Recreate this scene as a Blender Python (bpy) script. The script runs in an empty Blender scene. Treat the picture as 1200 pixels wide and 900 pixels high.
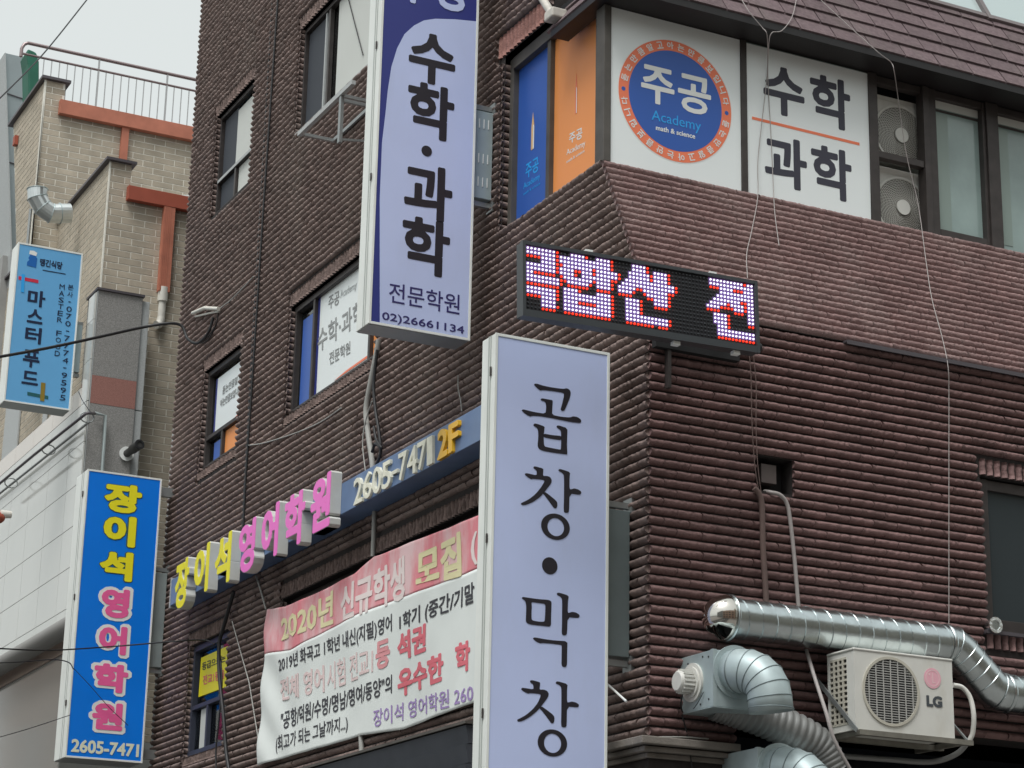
import bpy, bmesh, math, random
import numpy as np
from mathutils import Vector, Matrix
random.seed(7)
S = bpy.context.scene
COL = S.collection
R = math.radians

# ------------------------------------------------------------------ camera
cam = bpy.data.objects.new('camera', bpy.data.cameras.new('camera'))
COL.objects.link(cam)
cam.data.sensor_fit = 'HORIZONTAL'
cam.data.sensor_width = 36.0
cam.data.lens = 2563.88 * 36 / 1200
cam.data.clip_start = 0.1
cam.data.clip_end = 3000
right = Vector((0.89279081, -0.45003739, 0.01977147))
down = Vector((0.15008900, 0.25579237, -0.95500971))
fwd = Vector((0.42473269, 0.85559138, 0.29591475))
cm = Matrix(((right.x, -down.x, -fwd.x, -7.0333),
             (right.y, -down.y, -fwd.y, -12.1051),
             (right.z, -down.z, -fwd.z, 1.6),
             (0, 0, 0, 1)))
cam.matrix_world = cm
S.camera = cam

# ------------------------------------------------------------------ light
SUN_EL, SUN_AZ = R(62), R(230)      # azimuth measured from +Y towards +X
world = bpy.data.worlds.new('World')
S.world = world
world.use_nodes = True
wn = world.node_tree
for n in list(wn.nodes): wn.nodes.remove(n)
sky = wn.nodes.new('ShaderNodeTexSky')
sky.sky_type = 'NISHITA'; sky.sun_disc = False
sky.sun_elevation = SUN_EL; sky.sun_rotation = SUN_AZ
sky.air_density = 1.0; sky.dust_density = 6.0; sky.ozone_density = 1.0
hsv = wn.nodes.new('ShaderNodeHueSaturation'); hsv.inputs['Saturation'].default_value = 0.10
mixc = wn.nodes.new('ShaderNodeMix'); mixc.data_type = 'RGBA'
mixc.inputs[0].default_value = 0.6
mixc.inputs[7].default_value = (7.4, 7.95, 7.85, 1)       # the even grey of a closed cloud cover
bg = wn.nodes.new('ShaderNodeBackground'); bg.inputs['Strength'].default_value = 0.092
out = wn.nodes.new('ShaderNodeOutputWorld')
wn.links.new(sky.outputs[0], hsv.inputs['Color'])
wn.links.new(hsv.outputs[0], mixc.inputs[6])
wn.links.new(mixc.outputs[2], bg.inputs['Color'])
wn.links.new(bg.outputs[0], out.inputs['Surface'])
sun = bpy.data.objects.new('sun', bpy.data.lights.new('sun', 'SUN'))
COL.objects.link(sun)
sun.data.energy = 1.5; sun.data.angle = R(25); sun.data.color = (1, 0.985, 0.96)
sd = Vector((math.sin(SUN_AZ) * math.cos(SUN_EL), math.cos(SUN_AZ) * math.cos(SUN_EL), math.sin(SUN_EL)))
sun.rotation_euler = sd.to_track_quat('Z', 'Y').to_euler()
S.view_settings.view_transform = 'Standard'; S.view_settings.look = 'None'
S.view_settings.gamma = 1; S.view_settings.exposure = 0.54
S.cycles.max_bounces = 6
S.cycles.use_denoising = True

# ------------------------------------------------------------------ materials
MATS = {}
def mat(name, col, rough=0.7, metal=0.0, var=0.0, vscale=4.0, bump=0.0, bscale=60.0, spec=0.4, island=0.0,
        dirt=None, dscale=1.5, stretch=None, emit=None, coat=0.0):
    if name in MATS: return MATS[name]
    m = bpy.data.materials.new(name); m.use_nodes = True
    nt = m.node_tree; p = nt.nodes['Principled BSDF']
    p.inputs['Roughness'].default_value = rough; p.inputs['Metallic'].default_value = metal
    p.inputs['Specular IOR Level'].default_value = spec
    p.inputs['Coat Weight'].default_value = coat
    c = (*col, 1)
    p.inputs['Base Color'].default_value = c
    geo = nt.nodes.new('ShaderNodeNewGeometry')
    cur = None
    def rgb(cc):
        n = nt.nodes.new('ShaderNodeRGB'); n.outputs[0].default_value = cc; return n.outputs[0]
    vec = geo.outputs['Position']
    if stretch:
        mp = nt.nodes.new('ShaderNodeMapping'); mp.inputs['Scale'].default_value = stretch
        nt.links.new(vec, mp.inputs[0]); vec = mp.outputs[0]
    if var:
        nz = nt.nodes.new('ShaderNodeTexNoise'); nz.inputs['Scale'].default_value = vscale
        nz.inputs['Detail'].default_value = 6; nt.links.new(vec, nz.inputs['Vector'])
        mr = nt.nodes.new('ShaderNodeMapRange'); mr.inputs[1].default_value = 0.25; mr.inputs[2].default_value = 0.75
        mr.inputs[3].default_value = 1 - var; mr.inputs[4].default_value = 1 + var
        nt.links.new(nz.outputs[0], mr.inputs[0])
        vm = nt.nodes.new('ShaderNodeVectorMath'); vm.operation = 'SCALE'
        nt.links.new(cur or rgb(c), vm.inputs[0]); nt.links.new(mr.outputs[0], vm.inputs['Scale']); cur = vm.outputs[0]
    if island:
        oi = nt.nodes.new('ShaderNodeObjectInfo')
        ad = nt.nodes.new('ShaderNodeMath'); ad.operation = 'ADD'
        nt.links.new(geo.outputs['Random Per Island'], ad.inputs[0]); nt.links.new(oi.outputs['Random'], ad.inputs[1])
        fr = nt.nodes.new('ShaderNodeMath'); fr.operation = 'FRACT'; nt.links.new(ad.outputs[0], fr.inputs[0])
        mr = nt.nodes.new('ShaderNodeMapRange'); mr.inputs[3].default_value = 1 - island; mr.inputs[4].default_value = 1 + island
        nt.links.new(fr.outputs[0], mr.inputs[0])
        vm = nt.nodes.new('ShaderNodeVectorMath'); vm.operation = 'SCALE'
        nt.links.new(cur or rgb(c), vm.inputs[0]); nt.links.new(mr.outputs[0], vm.inputs['Scale']); cur = vm.outputs[0]
    if dirt:
        nz = nt.nodes.new('ShaderNodeTexNoise'); nz.inputs['Scale'].default_value = dscale
        nz.inputs['Detail'].default_value = 7; nz.inputs['Roughness'].default_value = 0.65
        mp = nt.nodes.new('ShaderNodeMapping'); mp.inputs['Scale'].default_value = (1, 1, 0.35)
        nt.links.new(geo.outputs['Position'], mp.inputs[0]); nt.links.new(mp.outputs[0], nz.inputs['Vector'])
        cr = nt.nodes.new('ShaderNodeValToRGB'); cr.color_ramp.elements[0].position = dirt[1]; cr.color_ramp.elements[1].position = dirt[2]
        cr.color_ramp.elements[0].color = (0, 0, 0, 1); cr.color_ramp.elements[1].color = (dirt[3],) * 3 + (1,)
        nt.links.new(nz.outputs[0], cr.inputs[0])
        mx = nt.nodes.new('ShaderNodeMix'); mx.data_type = 'RGBA'
        nt.links.new(cr.outputs[0], mx.inputs[0]); nt.links.new(cur or rgb(c), mx.inputs[6]); mx.inputs[7].default_value = (*dirt[0], 1)
        cur = mx.outputs[2]
    if cur is not None: nt.links.new(cur, p.inputs['Base Color'])
    if bump:
        nz = nt.nodes.new('ShaderNodeTexNoise'); nz.inputs['Scale'].default_value = bscale
        nz.inputs['Detail'].default_value = 5; nt.links.new(vec, nz.inputs['Vector'])
        b = nt.nodes.new('ShaderNodeBump'); b.inputs['Strength'].default_value = min(1, bump); b.inputs['Distance'].default_value = 0.01
        nt.links.new(nz.outputs[0], b.inputs['Height']); nt.links.new(b.outputs[0], p.inputs['Normal'])
    if emit:
        p.inputs['Emission Color'].default_value = (*emit[0], 1); p.inputs['Emission Strength'].default_value = emit[1]
    MATS[name] = m
    return m

M_rib_l = mat('brown_brick_weathered', (0.215, 0.160, 0.145), 0.85, var=0.22, vscale=9, bump=0.9, bscale=55, island=0.16, dirt=((0.30, 0.255, 0.225), 0.5, 0.75, 0.5), dscale=1.2)
M_rib_r = mat('brown_brick_maroon', (0.190, 0.115, 0.110), 0.82, var=0.18, vscale=8, bump=0.9, bscale=50, island=0.14, dirt=((0.07, 0.055, 0.05), 0.52, 0.75, 0.6), dscale=0.9)
M_rib_s = mat('brown_brick_sky_lit', (0.245, 0.158, 0.152), 0.88, var=0.15, vscale=8, bump=0.9, bscale=50, island=0.12, dirt=((0.36, 0.28, 0.265), 0.47, 0.72, 0.55), dscale=2.2)  # paler copy for the leaning wall, its extra sky light put into the colour
M_mortar = mat('dark_mortar', (0.032, 0.027, 0.026), 0.95, var=0.2, vscale=20, bump=0.5, bscale=120)
M_tan = mat('tan_brick', (0.44, 0.385, 0.305), 0.9, var=0.14, vscale=6, bump=0.35, bscale=220, island=0.10)
M_tanm = mat('pale_mortar', (0.80, 0.78, 0.70), 0.95, var=0.08, vscale=20)
M_greyb = mat('grey_brick', (0.20, 0.22, 0.225), 0.9, var=0.12, vscale=10, island=0.15)
M_shing = mat('maroon_shingle', (0.155, 0.113, 0.120), 0.9, var=0.25, vscale=30, bump=0.8, bscale=260, island=0.18, dirt=((0.2, 0.18, 0.16), 0.5, 0.8, 0.4), dscale=3)
M_dark = mat('dark_bronze_metal', (0.055, 0.047, 0.045), 0.45, metal=0.2, var=0.2, vscale=12)
M_post = mat('grey_brown_post', (0.085, 0.078, 0.070), 0.6, var=0.25, vscale=6)
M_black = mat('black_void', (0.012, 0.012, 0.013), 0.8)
M_white = mat('white_painted_metal', (0.79, 0.82, 0.79), 0.45, var=0.04, vscale=5, dirt=((0.45, 0.45, 0.40), 0.5, 0.8, 0.25), dscale=4)
M_panel = mat('white_window_film', (0.83, 0.88, 0.88), 0.35, var=0.02, vscale=2)
M_grey = mat('grey_sheet_metal', (0.30, 0.35, 0.35), 0.5, metal=0.3, var=0.12, vscale=5)
M_soffit = mat('dull_aluminium', (0.32, 0.34, 0.34), 0.45, metal=0.6, var=0.1)
M_lav = mat('lavender_sign_film', (0.53, 0.61, 0.89), 0.4, var=0.05, vscale=1.3, dirt=((0.42, 0.47, 0.62), 0.5, 0.85, 0.35), dscale=2.5)
M_ink = mat('black_ink', (0.018, 0.015, 0.022), 0.5)
M_ink2 = mat('charcoal_ink', (0.045, 0.045, 0.065), 0.5)
M_navy = mat('navy_film', (0.030, 0.040, 0.22), 0.4)
M_blue = mat('blue_film', (0.035, 0.115, 0.44), 0.35)
M_cob = mat('bright_blue_sign_film', (0.0, 0.20, 0.82), 0.35, var=0.05, vscale=2)
M_orange = mat('orange_film', (0.88, 0.33, 0.10), 0.4)
M_coral = mat('coral_film', (0.88, 0.22, 0.11), 0.4)
M_sky = mat('light_blue_sign_film', (0.14, 0.42, 0.74), 0.4, var=0.03, vscale=3)
M_cyan = mat('cyan_ink', (0.03, 0.38, 0.85), 0.4)
M_yel = mat('yellow_film', (0.86, 0.78, 0.02), 0.4)
M_pink = mat('magenta_pink_film', (0.85, 0.13, 0.35), 0.4)
M_hot = mat('hot_pink_acrylic', (0.90, 0.16, 0.62), 0.3)
M_wht = mat('white_ink', (0.80, 0.82, 0.80), 0.4)
M_gold = mat('amber_acrylic', (0.80, 0.46, 0.03), 0.35)
M_cream = mat('cream_acrylic', (0.82, 0.81, 0.68), 0.45, var=0.15, vscale=15)
M_beam = mat('slate_blue_beam', (0.125, 0.20, 0.36), 0.45, var=0.12, vscale=4, dirt=((0.25, 0.3, 0.38), 0.5, 0.8, 0.4))
M_galv = mat('galvanised_steel', (0.58, 0.64, 0.65), 0.27, metal=1.0, var=0.16, vscale=9, bump=0.22, bscale=14)
M_galv2 = mat('bluish_galvanised_sheet', (0.42, 0.50, 0.51), 0.5, metal=0.4, var=0.14, vscale=6)
M_acw = mat('aged_white_enamel', (0.66, 0.66, 0.62), 0.4, var=0.05, vscale=8, dirt=((0.42, 0.38, 0.30), 0.52, 0.8, 0.4), dscale=6)
M_acg = mat('yellowed_grille_plastic', (0.50, 0.48, 0.41), 0.5, var=0.1)
M_dkfan = mat('dark_fan_interior', (0.05, 0.05, 0.052), 0.6)
M_cable = mat('black_cable', (0.02, 0.02, 0.022), 0.5)
M_cgrey = mat('grey_cable', (0.36, 0.36, 0.34), 0.6)
M_cbrown = mat('painted_brown_conduit', (0.14, 0.095, 0.085), 0.7, var=0.15)
M_cwhite = mat('off_white_cable', (0.36, 0.33, 0.32), 0.55)
M_red = mat('oxide_red_trim', (0.46, 0.165, 0.105), 0.65, var=0.16, vscale=6)
M_redd = mat('dark_oxide_red_trim', (0.36, 0.085, 0.05), 0.6, var=0.1, vscale=6)
M_cop = mat('dark_coping', (0.10, 0.09, 0.10), 0.5, metal=0.3)
M_rail = mat('brownish_steel_rail', (0.28, 0.22, 0.22), 0.35, metal=0.6)
M_bal = mat('steel_baluster', (0.42, 0.42, 0.42), 0.35, metal=0.5)
M_green = mat('green_tarpaulin', (0.015, 0.12, 0.075), 0.6, var=0.2)
M_granite = mat('speckled_grey_granite', (0.27, 0.265, 0.255), 0.5, var=0.45, vscale=130, bump=0.05)
M_granr = mat('speckled_red_granite', (0.32, 0.155, 0.13), 0.5, var=0.35, vscale=130)
M_stone = mat('light_stone_trim', (0.42, 0.44, 0.44), 0.55, var=0.12, vscale=60)
M_tile = mat('polished_white_tile', (0.60, 0.61, 0.58), 0.07, var=0.02, vscale=2, spec=0.6)
M_tilep = mat('polished_pinkish_tile', (0.68, 0.62, 0.56), 0.15, var=0.03, vscale=2, spec=0.6)
M_pvc = mat('white_pvc', (0.66, 0.64, 0.58), 0.4, var=0.05)
M_asph = mat('asphalt', (0.05, 0.05, 0.05), 0.95, var=0.2, vscale=3, bump=0.4, bscale=80)
M_pave = mat('pavement_block', (0.20, 0.19, 0.18), 0.9, var=0.15, vscale=5)
M_line = mat('road_paint', (0.75, 0.75, 0.72), 0.7)
M_conc = mat('grey_concrete', (0.33, 0.33, 0.32), 0.85, var=0.15, vscale=3)
M_oppb = mat('brown_render', (0.42, 0.29, 0.22), 0.85, var=0.1, vscale=1)
M_ledw = mat('lit_white_diode', (0.8, 0.8, 0.8), 0.3, emit=((0.86, 0.86, 1.0), 1.05))
M_ledr = mat('lit_red_diode', (0.8, 0.05, 0.02), 0.3, emit=((1.0, 0.03, 0.01), 1.0))
M_ledd = mat('unlit_diode', (0.05, 0.055, 0.06), 0.25)
M_ledbg = mat('matrix_board', (0.022, 0.022, 0.027), 0.6)
M_ledgl = mat('glow_tinted_board', (0.05, 0.06, 0.16), 0.5)
M_ledcase = mat('dark_grey_cabinet', (0.055, 0.062, 0.068), 0.4, metal=0.2)
M_clw = mat('banner_cloth_white', (0.76, 0.80, 0.78), 0.8, var=0.04, vscale=3)
M_clp = mat('banner_cloth_pink', (0.80, 0.27, 0.31), 0.8, var=0.12, vscale=2.2, dirt=((0.84, 0.62, 0.63), 0.44, 0.60, 0.9), dscale=2.2)
M_bk = mat('banner_black_print', (0.06, 0.06, 0.07), 0.8)
M_bk_f = mat('banner_faded_red_print', (0.76, 0.60, 0.59), 0.8)
M_br = mat('banner_red_print', (0.72, 0.17, 0.21), 0.8)
M_bp = mat('banner_purple_print', (0.36, 0.26, 0.52), 0.8)
M_by = mat('banner_yellow_print', (0.82, 0.76, 0.46), 0.8)
M_bw = mat('banner_pale_print', (0.84, 0.74, 0.72), 0.8)
M_blind = mat('pale_blind', (0.58, 0.60, 0.57), 0.7, var=0.03, vscale=2)
M_teal = mat('frosted_teal_glass', (0.27, 0.355, 0.34), 0.12, var=0.25, vscale=2.0, spec=0.7)
M_flex = mat('grey_flexible_duct', (0.25, 0.255, 0.25), 0.45, metal=0.3)
M_cor = mat('weathered_cornice_stone', (0.20, 0.18, 0.16), 0.85, var=0.25, vscale=8, bump=0.4, bscale=60)
M_pencil = mat('pencil_wood', (0.72, 0.45, 0.20), 0.5)
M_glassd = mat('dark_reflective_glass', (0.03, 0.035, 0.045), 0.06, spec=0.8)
M_screen = mat('charcoal_insect_screen', (0.045, 0.052, 0.065), 0.7)
M_pinkl = mat('faded_pink_print', (0.78, 0.42, 0.49), 0.5)
M_skyg = mat('tinted_roof_glazing', (0.42, 0.50, 0.50), 0.12, spec=0.7)

def glass(name, tint, rough, fac):
    if name in MATS: return MATS[name]
    m = bpy.data.materials.new(name); m.use_nodes = True
    nt = m.node_tree
    for n in list(nt.nodes): nt.nodes.remove(n)
    o = nt.nodes.new('ShaderNodeOutputMaterial'); mx = nt.nodes.new('ShaderNodeMixShader')
    tr = nt.nodes.new('ShaderNodeBsdfTransparent'); tr.inputs[0].default_value = (*tint, 1)
    gl = nt.nodes.new('ShaderNodeBsdfGlossy'); gl.inputs['Roughness'].default_value = rough; gl.inputs[0].default_value = (0.9, 0.95, 0.95, 1)
    fr = nt.nodes.new('ShaderNodeFresnel'); fr.inputs[0].default_value = 1.5
    ma = nt.nodes.new('ShaderNodeMath'); ma.operation = 'MULTIPLY_ADD'; ma.inputs[1].default_value = 1.0; ma.inputs[2].default_value = fac
    nt.links.new(fr.outputs[0], ma.inputs[0]); nt.links.new(ma.outputs[0], mx.inputs[0])
    nt.links.new(tr.outputs[0], mx.inputs[1]); nt.links.new(gl.outputs[0], mx.inputs[2]); nt.links.new(mx.outputs[0], o.inputs[0])
    MATS[name] = m
    return m
M_glass = glass('window_glass', (0.97, 1.0, 0.99), 0.03, 0.03)
M_glass2 = glass('clear_film', (0.9, 0.95, 0.95), 0.05, 0.0)

# ------------------------------------------------------------------ helpers
class MB:
    """Collects shapes (in world metres) and links them as one mesh object."""
    def __init__(s): s.v = []; s.f = []; s.sm = []
    def add(s, vs, fs, smooth=False):
        b = len(s.v); s.v += [tuple(v) for v in vs]
        s.f += [tuple(b + i for i in f) for f in fs]; s.sm += [smooth] * len(fs); return s
    def box(s, x0, y0, z0, x1, y1, z1):
        x0, x1 = min(x0, x1), max(x0, x1); y0, y1 = min(y0, y1), max(y0, y1); z0, z1 = min(z0, z1), max(z0, z1)
        return s.add([(x0, y0, z0), (x1, y0, z0), (x1, y1, z0), (x0, y1, z0), (x0, y0, z1), (x1, y0, z1), (x1, y1, z1), (x0, y1, z1)],
              [(0, 3, 2, 1), (4, 5, 6, 7), (0, 1, 5, 4), (1, 2, 6, 5), (2, 3, 7, 6), (3, 0, 4, 7)])
    def prism(s, pts, d):
        """closed polygon (3D points) swept along d"""
        n = len(pts); P = [Vector(p) for p in pts]; d = Vector(d)
        nrm = Vector((0, 0, 0))
        for i in range(n): nrm += P[i].cross(P[(i + 1) % n])
        if nrm.dot(d) > 0: P.reverse()
        vs = P + [p + d for p in P]
        return s.add(vs, [tuple(range(n)), tuple(range(2 * n - 1, n - 1, -1))] + [(i, i + n, (i + 1) % n + n, (i + 1) % n) for i in range(n)])
    def bar(s, a, b, w, h, up=(0, 0, 1)):
        a = Vector(a); b = Vector(b); d = (b - a).normalized(); up = Vector(up)
        sd_ = d.cross(up)
        if sd_.length < 1e-4: sd_ = d.cross(Vector((1, 0, 0)))
        sd_.normalize(); u = sd_.cross(d).normalized()
        q = [a - sd_ * w / 2 - u * h / 2, a + sd_ * w / 2 - u * h / 2, a + sd_ * w / 2 + u * h / 2, a - sd_ * w / 2 + u * h / 2]
        return s.prism(q, b - a)
    def tube(s, pts, r, n=10, caps=True, smooth=True):
        P = [Vector(p) for p in pts]; rr = r if isinstance(r, (list, tuple)) else [r] * len(P)
        rings = []; prev = None
        for i, p in enumerate(P):
            t = (P[min(i + 1, len(P) - 1)] - P[max(i - 1, 0)])
            if t.length < 1e-9: t = Vector((0, 0, 1))
            t.normalize()
            if prev is None:
                a = Vector((0, 0, 1)) if abs(t.z) < 0.9 else Vector((1, 0, 0))
                u = t.cross(a).normalized()
            else:
                u = (prev - t * prev.dot(t)).normalized()
            prev = u; w = t.cross(u)
            rings.append([p + (u * math.cos(2 * math.pi * k / n) + w * math.sin(2 * math.pi * k / n)) * rr[i] for k in range(n)])
        vs = [v for q in rings for v in q]; fs = []
        for i in range(len(P) - 1):
            for k in range(n):
                fs.append((i * n + k, i * n + (k + 1) % n, (i + 1) * n + (k + 1) % n, (i + 1) * n + k))
        s.add(vs, fs, smooth)
        if caps:
            s.add(rings[0], [tuple(range(n - 1, -1, -1))]); s.add(rings[-1], [tuple(range(n))])
        return s
    def disc(s, c, nrm, r, n=24, r0=0.0, th=0.004):
        c = Vector(c); nrm = Vector(nrm).normalized()
        a = Vector((0, 0, 1)) if abs(nrm.z) < 0.9 else Vector((1, 0, 0))
        u = nrm.cross(a).normalized(); w = nrm.cross(u)
        def ring(rad, off): return [c + nrm * off + (u * math.cos(2 * math.pi * k / n) + w * math.sin(2 * math.pi * k / n)) * rad for k in range(n)]
        if r0 <= 0:
            s.add(ring(r, 0), [tuple(range(n - 1, -1, -1))]); s.add(ring(r, th), [tuple(range(n))])
            s.add(ring(r, 0) + ring(r, th), [(k, (k + 1) % n, (k + 1) % n + n, k + n) for k in range(n)])
        else:
            s.add(ring(r0, th) + ring(r, th), [(k, (k + 1) % n, (k + 1) % n + n, k + n)[::-1] for k in range(n)])
            s.add(ring(r0, 0) + ring(r, 0), [(k, (k + 1) % n, (k + 1) % n + n, k + n) for k in range(n)])
            s.add(ring(r, 0) + ring(r, th), [(k, (k + 1) % n, (k + 1) % n + n, k + n) for k in range(n)])
            s.add(ring(r0, 0) + ring(r0, th), [(k, (k + 1) % n, (k + 1) % n + n, k + n)[::-1] for k in range(n)])
        return s
    def mesh(s, name, off=(0, 0, 0)):
        me = bpy.data.meshes.new(name); o = Vector(off)
        me.from_pydata([tuple(Vector(v) - o) for v in s.v] if o.length else s.v, [], s.f)
        me.polygons.foreach_set('use_smooth', s.sm); me.update()
        return me
    def pieces(s):
        par = list(range(len(s.v)))
        def root(i):
            while par[i] != i: par[i] = par[par[i]]; i = par[i]
            return i
        for f in s.f:
            a = root(f[0])
            for i in f[1:]: par[root(i)] = a
        out_ = {}
        for f, k in zip(s.f, s.sm): out_.setdefault(root(f[0]), []).append((f, k))
        res_ = []
        for fs in out_.values():
            ids = sorted({i for f, _ in fs for i in f}); mp = {i: j for j, i in enumerate(ids)}
            b = MB(); b.v = [s.v[i] for i in ids]; b.f = [tuple(mp[i] for i in f) for f, _ in fs]; b.sm = [k for _, k in fs]; res_.append(b)
        return res_
    def each(s, name, m, parent=None, bevel=0.0):
        for b in s.pieces(): b.build(name, m, parent, bevel)
    def build(s, name, m, parent=None, bevel=0.0, seg=2, kind=None, label=None):
        me = s.mesh(name, base(parent)); me.materials.append(m)
        o = link(name, me, parent)
        if bevel:
            b = o.modifiers.new('bevel', 'BEVEL'); b.width = bevel; b.segments = seg; b.limit_method = 'ANGLE'; b.angle_limit = R(40)
        if kind: o['kind'] = kind
        if label: o['label'] = label
        return o

def base(o):
    v = Vector((0, 0, 0))
    while o is not None: v += o.location; o = o.parent
    return v
def link(name, data, parent=None):
    o = bpy.data.objects.new(name, data); COL.objects.link(o)
    if parent is not None: o.parent = parent
    return o
def thing(name, label, cat, loc=(0, 0, 0), group=None):
    o = bpy.data.objects.new(name, None); COL.objects.link(o); o.location = loc
    o.empty_display_size = 0.2
    return tag(o, label, cat, group)
def tag(o, label, cat, group=None):
    o['label'] = label; o['category'] = cat
    if group: o['group'] = group
    return o
def structure(name, mb, m, **k):
    return mb.build(name, m, None, kind='structure', **k)
def to3(ax, val, u, v, off=0.0):
    """point on a wall plane: ax 'y' = faces the camera side (-Y), u = x; ax 'x' = faces the street (-X), u = -y; off = proud of it"""
    return (u, val - off, v) if ax == 'y' else (val - off, -u, v)
def flat(ax, val, poly, th, off=0.0, mb=None):
    mb = mb or MB()
    d = (0, -th, 0) if ax == 'y' else (-th, 0, 0)
    return mb.prism([to3(ax, val, u, v, off) for u, v in poly], d)

# ---- lettering: font outlines turned into thin solid letters
_cache = {}
def mesh_of_loops(loops):
    """fill closed 2D loops (holes included) and return vertices, faces, rim"""
    cu = bpy.data.curves.new('f', 'CURVE'); cu.dimensions = '2D'; cu.fill_mode = 'FRONT'
    for lp_ in loops:
        sp = cu.splines.new('POLY'); sp.points.add(len(lp_) - 1); sp.use_cyclic_u = True
        sp.points.foreach_set('co', [c for p in lp_ for c in (p[0], p[1], 0, 1)])
    ob = bpy.data.objects.new('f', cu); COL.objects.link(ob)
    dg = bpy.context.evaluated_depsgraph_get(); me = bpy.data.meshes.new_from_object(ob.evaluated_get(dg))
    bm = bmesh.new(); bm.from_mesh(me); bmesh.ops.remove_doubles(bm, verts=bm.verts, dist=1e-5); bm.normal_update(); bm.verts.index_update()
    vs = [(v.co.x, v.co.y) for v in bm.verts]
    fs = [tuple(v.index for v in f.verts) if f.normal.z > 0 else tuple(v.index for v in reversed(f.verts)) for f in bm.faces]
    bm.free(); bpy.data.objects.remove(ob); bpy.data.curves.remove(cu); bpy.data.meshes.remove(me)
    ec = set()
    for f in fs:
        for i in range(len(f)): ec.add((f[i], f[(i + 1) % len(f)]))
    return vs, fs, [(a, b) for (a, b) in ec if (b, a) not in ec]
def embolden(vs, rim, bold):
    """grow an outline by a distance field, so that strokes which meet merge cleanly"""
    x0, y0, x1, y1 = bounds(vs); pad = bold + 0.03
    h = max(0.0085, (x1 - x0) / 900)
    nx, ny = int((x1 - x0 + 2 * pad) / h) + 2, int((y1 - y0 + 2 * pad) / h) + 2
    gx = (x0 - pad + h * np.arange(nx)); gy = (y0 - pad + h * np.arange(ny))
    D = np.full((ny, nx), 1e9); Wn = np.zeros((ny, nx), int)
    X, Y = np.meshgrid(gx, gy)
    rr = bold + 3 * h
    for a, b in rim:
        ax_, ay_ = vs[a]; bx_, by_ = vs[b]
        i0, i1 = max(0, int((min(ax_, bx_) - rr - gx[0]) / h)), min(nx, int((max(ax_, bx_) + rr - gx[0]) / h) + 2)
        j0, j1 = max(0, int((min(ay_, by_) - rr - gy[0]) / h)), min(ny, int((max(ay_, by_) + rr - gy[0]) / h) + 2)
        dx, dy = bx_ - ax_, by_ - ay_; l2 = dx * dx + dy * dy + 1e-12
        xs_, ys_ = X[j0:j1, i0:i1], Y[j0:j1, i0:i1]
        t = np.clip(((xs_ - ax_) * dx + (ys_ - ay_) * dy) / l2, 0, 1)
        ex_, ey_ = np.abs(xs_ - ax_ - t * dx), np.abs(ys_ - ay_ - t * dy)
        D[j0:j1, i0:i1] = np.minimum(D[j0:j1, i0:i1], np.maximum(np.maximum(ex_, ey_), (ex_ + ey_) / 1.34))
        lo, hi = (ay_, by_) if ay_ < by_ else (by_, ay_)
        if hi > lo:
            js = np.where((gy >= lo) & (gy < hi))[0]
            for j in js:
                xc = ax_ + (gy[j] - ay_) / (by_ - ay_) * (bx_ - ax_)
                k = int(np.ceil((xc - gx[0]) / h)); Wn[j, :max(0, k)] += 1 if by_ > ay_ else -1
    F = np.where(Wn != 0, -np.minimum(D, 1.0), np.minimum(D, 1.0)) - bold - 1e-7
    nxt = {}; pos = {}
    def cr(j, i, d):      # crossing on the edge leaving node (j, i) to the right (d = 0) or up (d = 1)
        k = (j, i, d)
        if k not in pos:
            f0 = F[j, i]; f1 = F[j, i + 1] if d == 0 else F[j + 1, i]; t = f0 / (f0 - f1)
            pos[k] = (gx[i] + (h * t if d == 0 else 0), gy[j] + (h * t if d == 1 else 0))
        return k
    inn = F < 0
    cells = np.argwhere((inn[:-1, :-1].astype(int) + inn[:-1, 1:] + inn[1:, :-1] + inn[1:, 1:]) % 4 != 0)
    for j, i in cells:
        c = (inn[j, i] * 1) + (inn[j, i + 1] * 2) + (inn[j + 1, i + 1] * 4) + (inn[j + 1, i] * 8)
        B_, R_, T_, L_ = (j, i, 0), (j, i + 1, 1), (j + 1, i, 0), (j, i, 1)
        for p, q in {1: [(L_, B_)], 2: [(B_, R_)], 3: [(L_, R_)], 4: [(R_, T_)], 5: [(L_, B_), (R_, T_)], 6: [(B_, T_)], 7: [(L_, T_)], 8: [(T_, L_)],
                     9: [(T_, B_)], 10: [(B_, R_), (T_, L_)], 11: [(T_, R_)], 12: [(R_, L_)], 13: [(R_, B_)], 14: [(B_, L_)]}[int(c)]:
            nxt[cr(*p)] = cr(*q)
    loops = []
    while nxt:
        k, v = nxt.popitem(); lp_ = [pos[k]]
        while v in nxt: lp_.append(pos[v]); v = nxt.pop(v)
        # drop points that lie on straight runs
        ch = True
        for _ in range(3):
            o = []; n = len(lp_); i = 0; skip = False
            for i in range(n):
                p, q, r_ = lp_[i - 1], lp_[i], lp_[(i + 1) % n]
                ar = abs((q[0] - p[0]) * (r_[1] - p[1]) - (q[1] - p[1]) * (r_[0] - p[0])); L = math.hypot(r_[0] - p[0], r_[1] - p[1]) + 1e-9
                if not skip and ar / L < 0.0011 and n > 8: skip = True; continue
                skip = False; o.append(q)
            lp_ = o
        if len(lp_) > 4: loops.append(lp_)
    return mesh_of_loops(loops)
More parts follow.
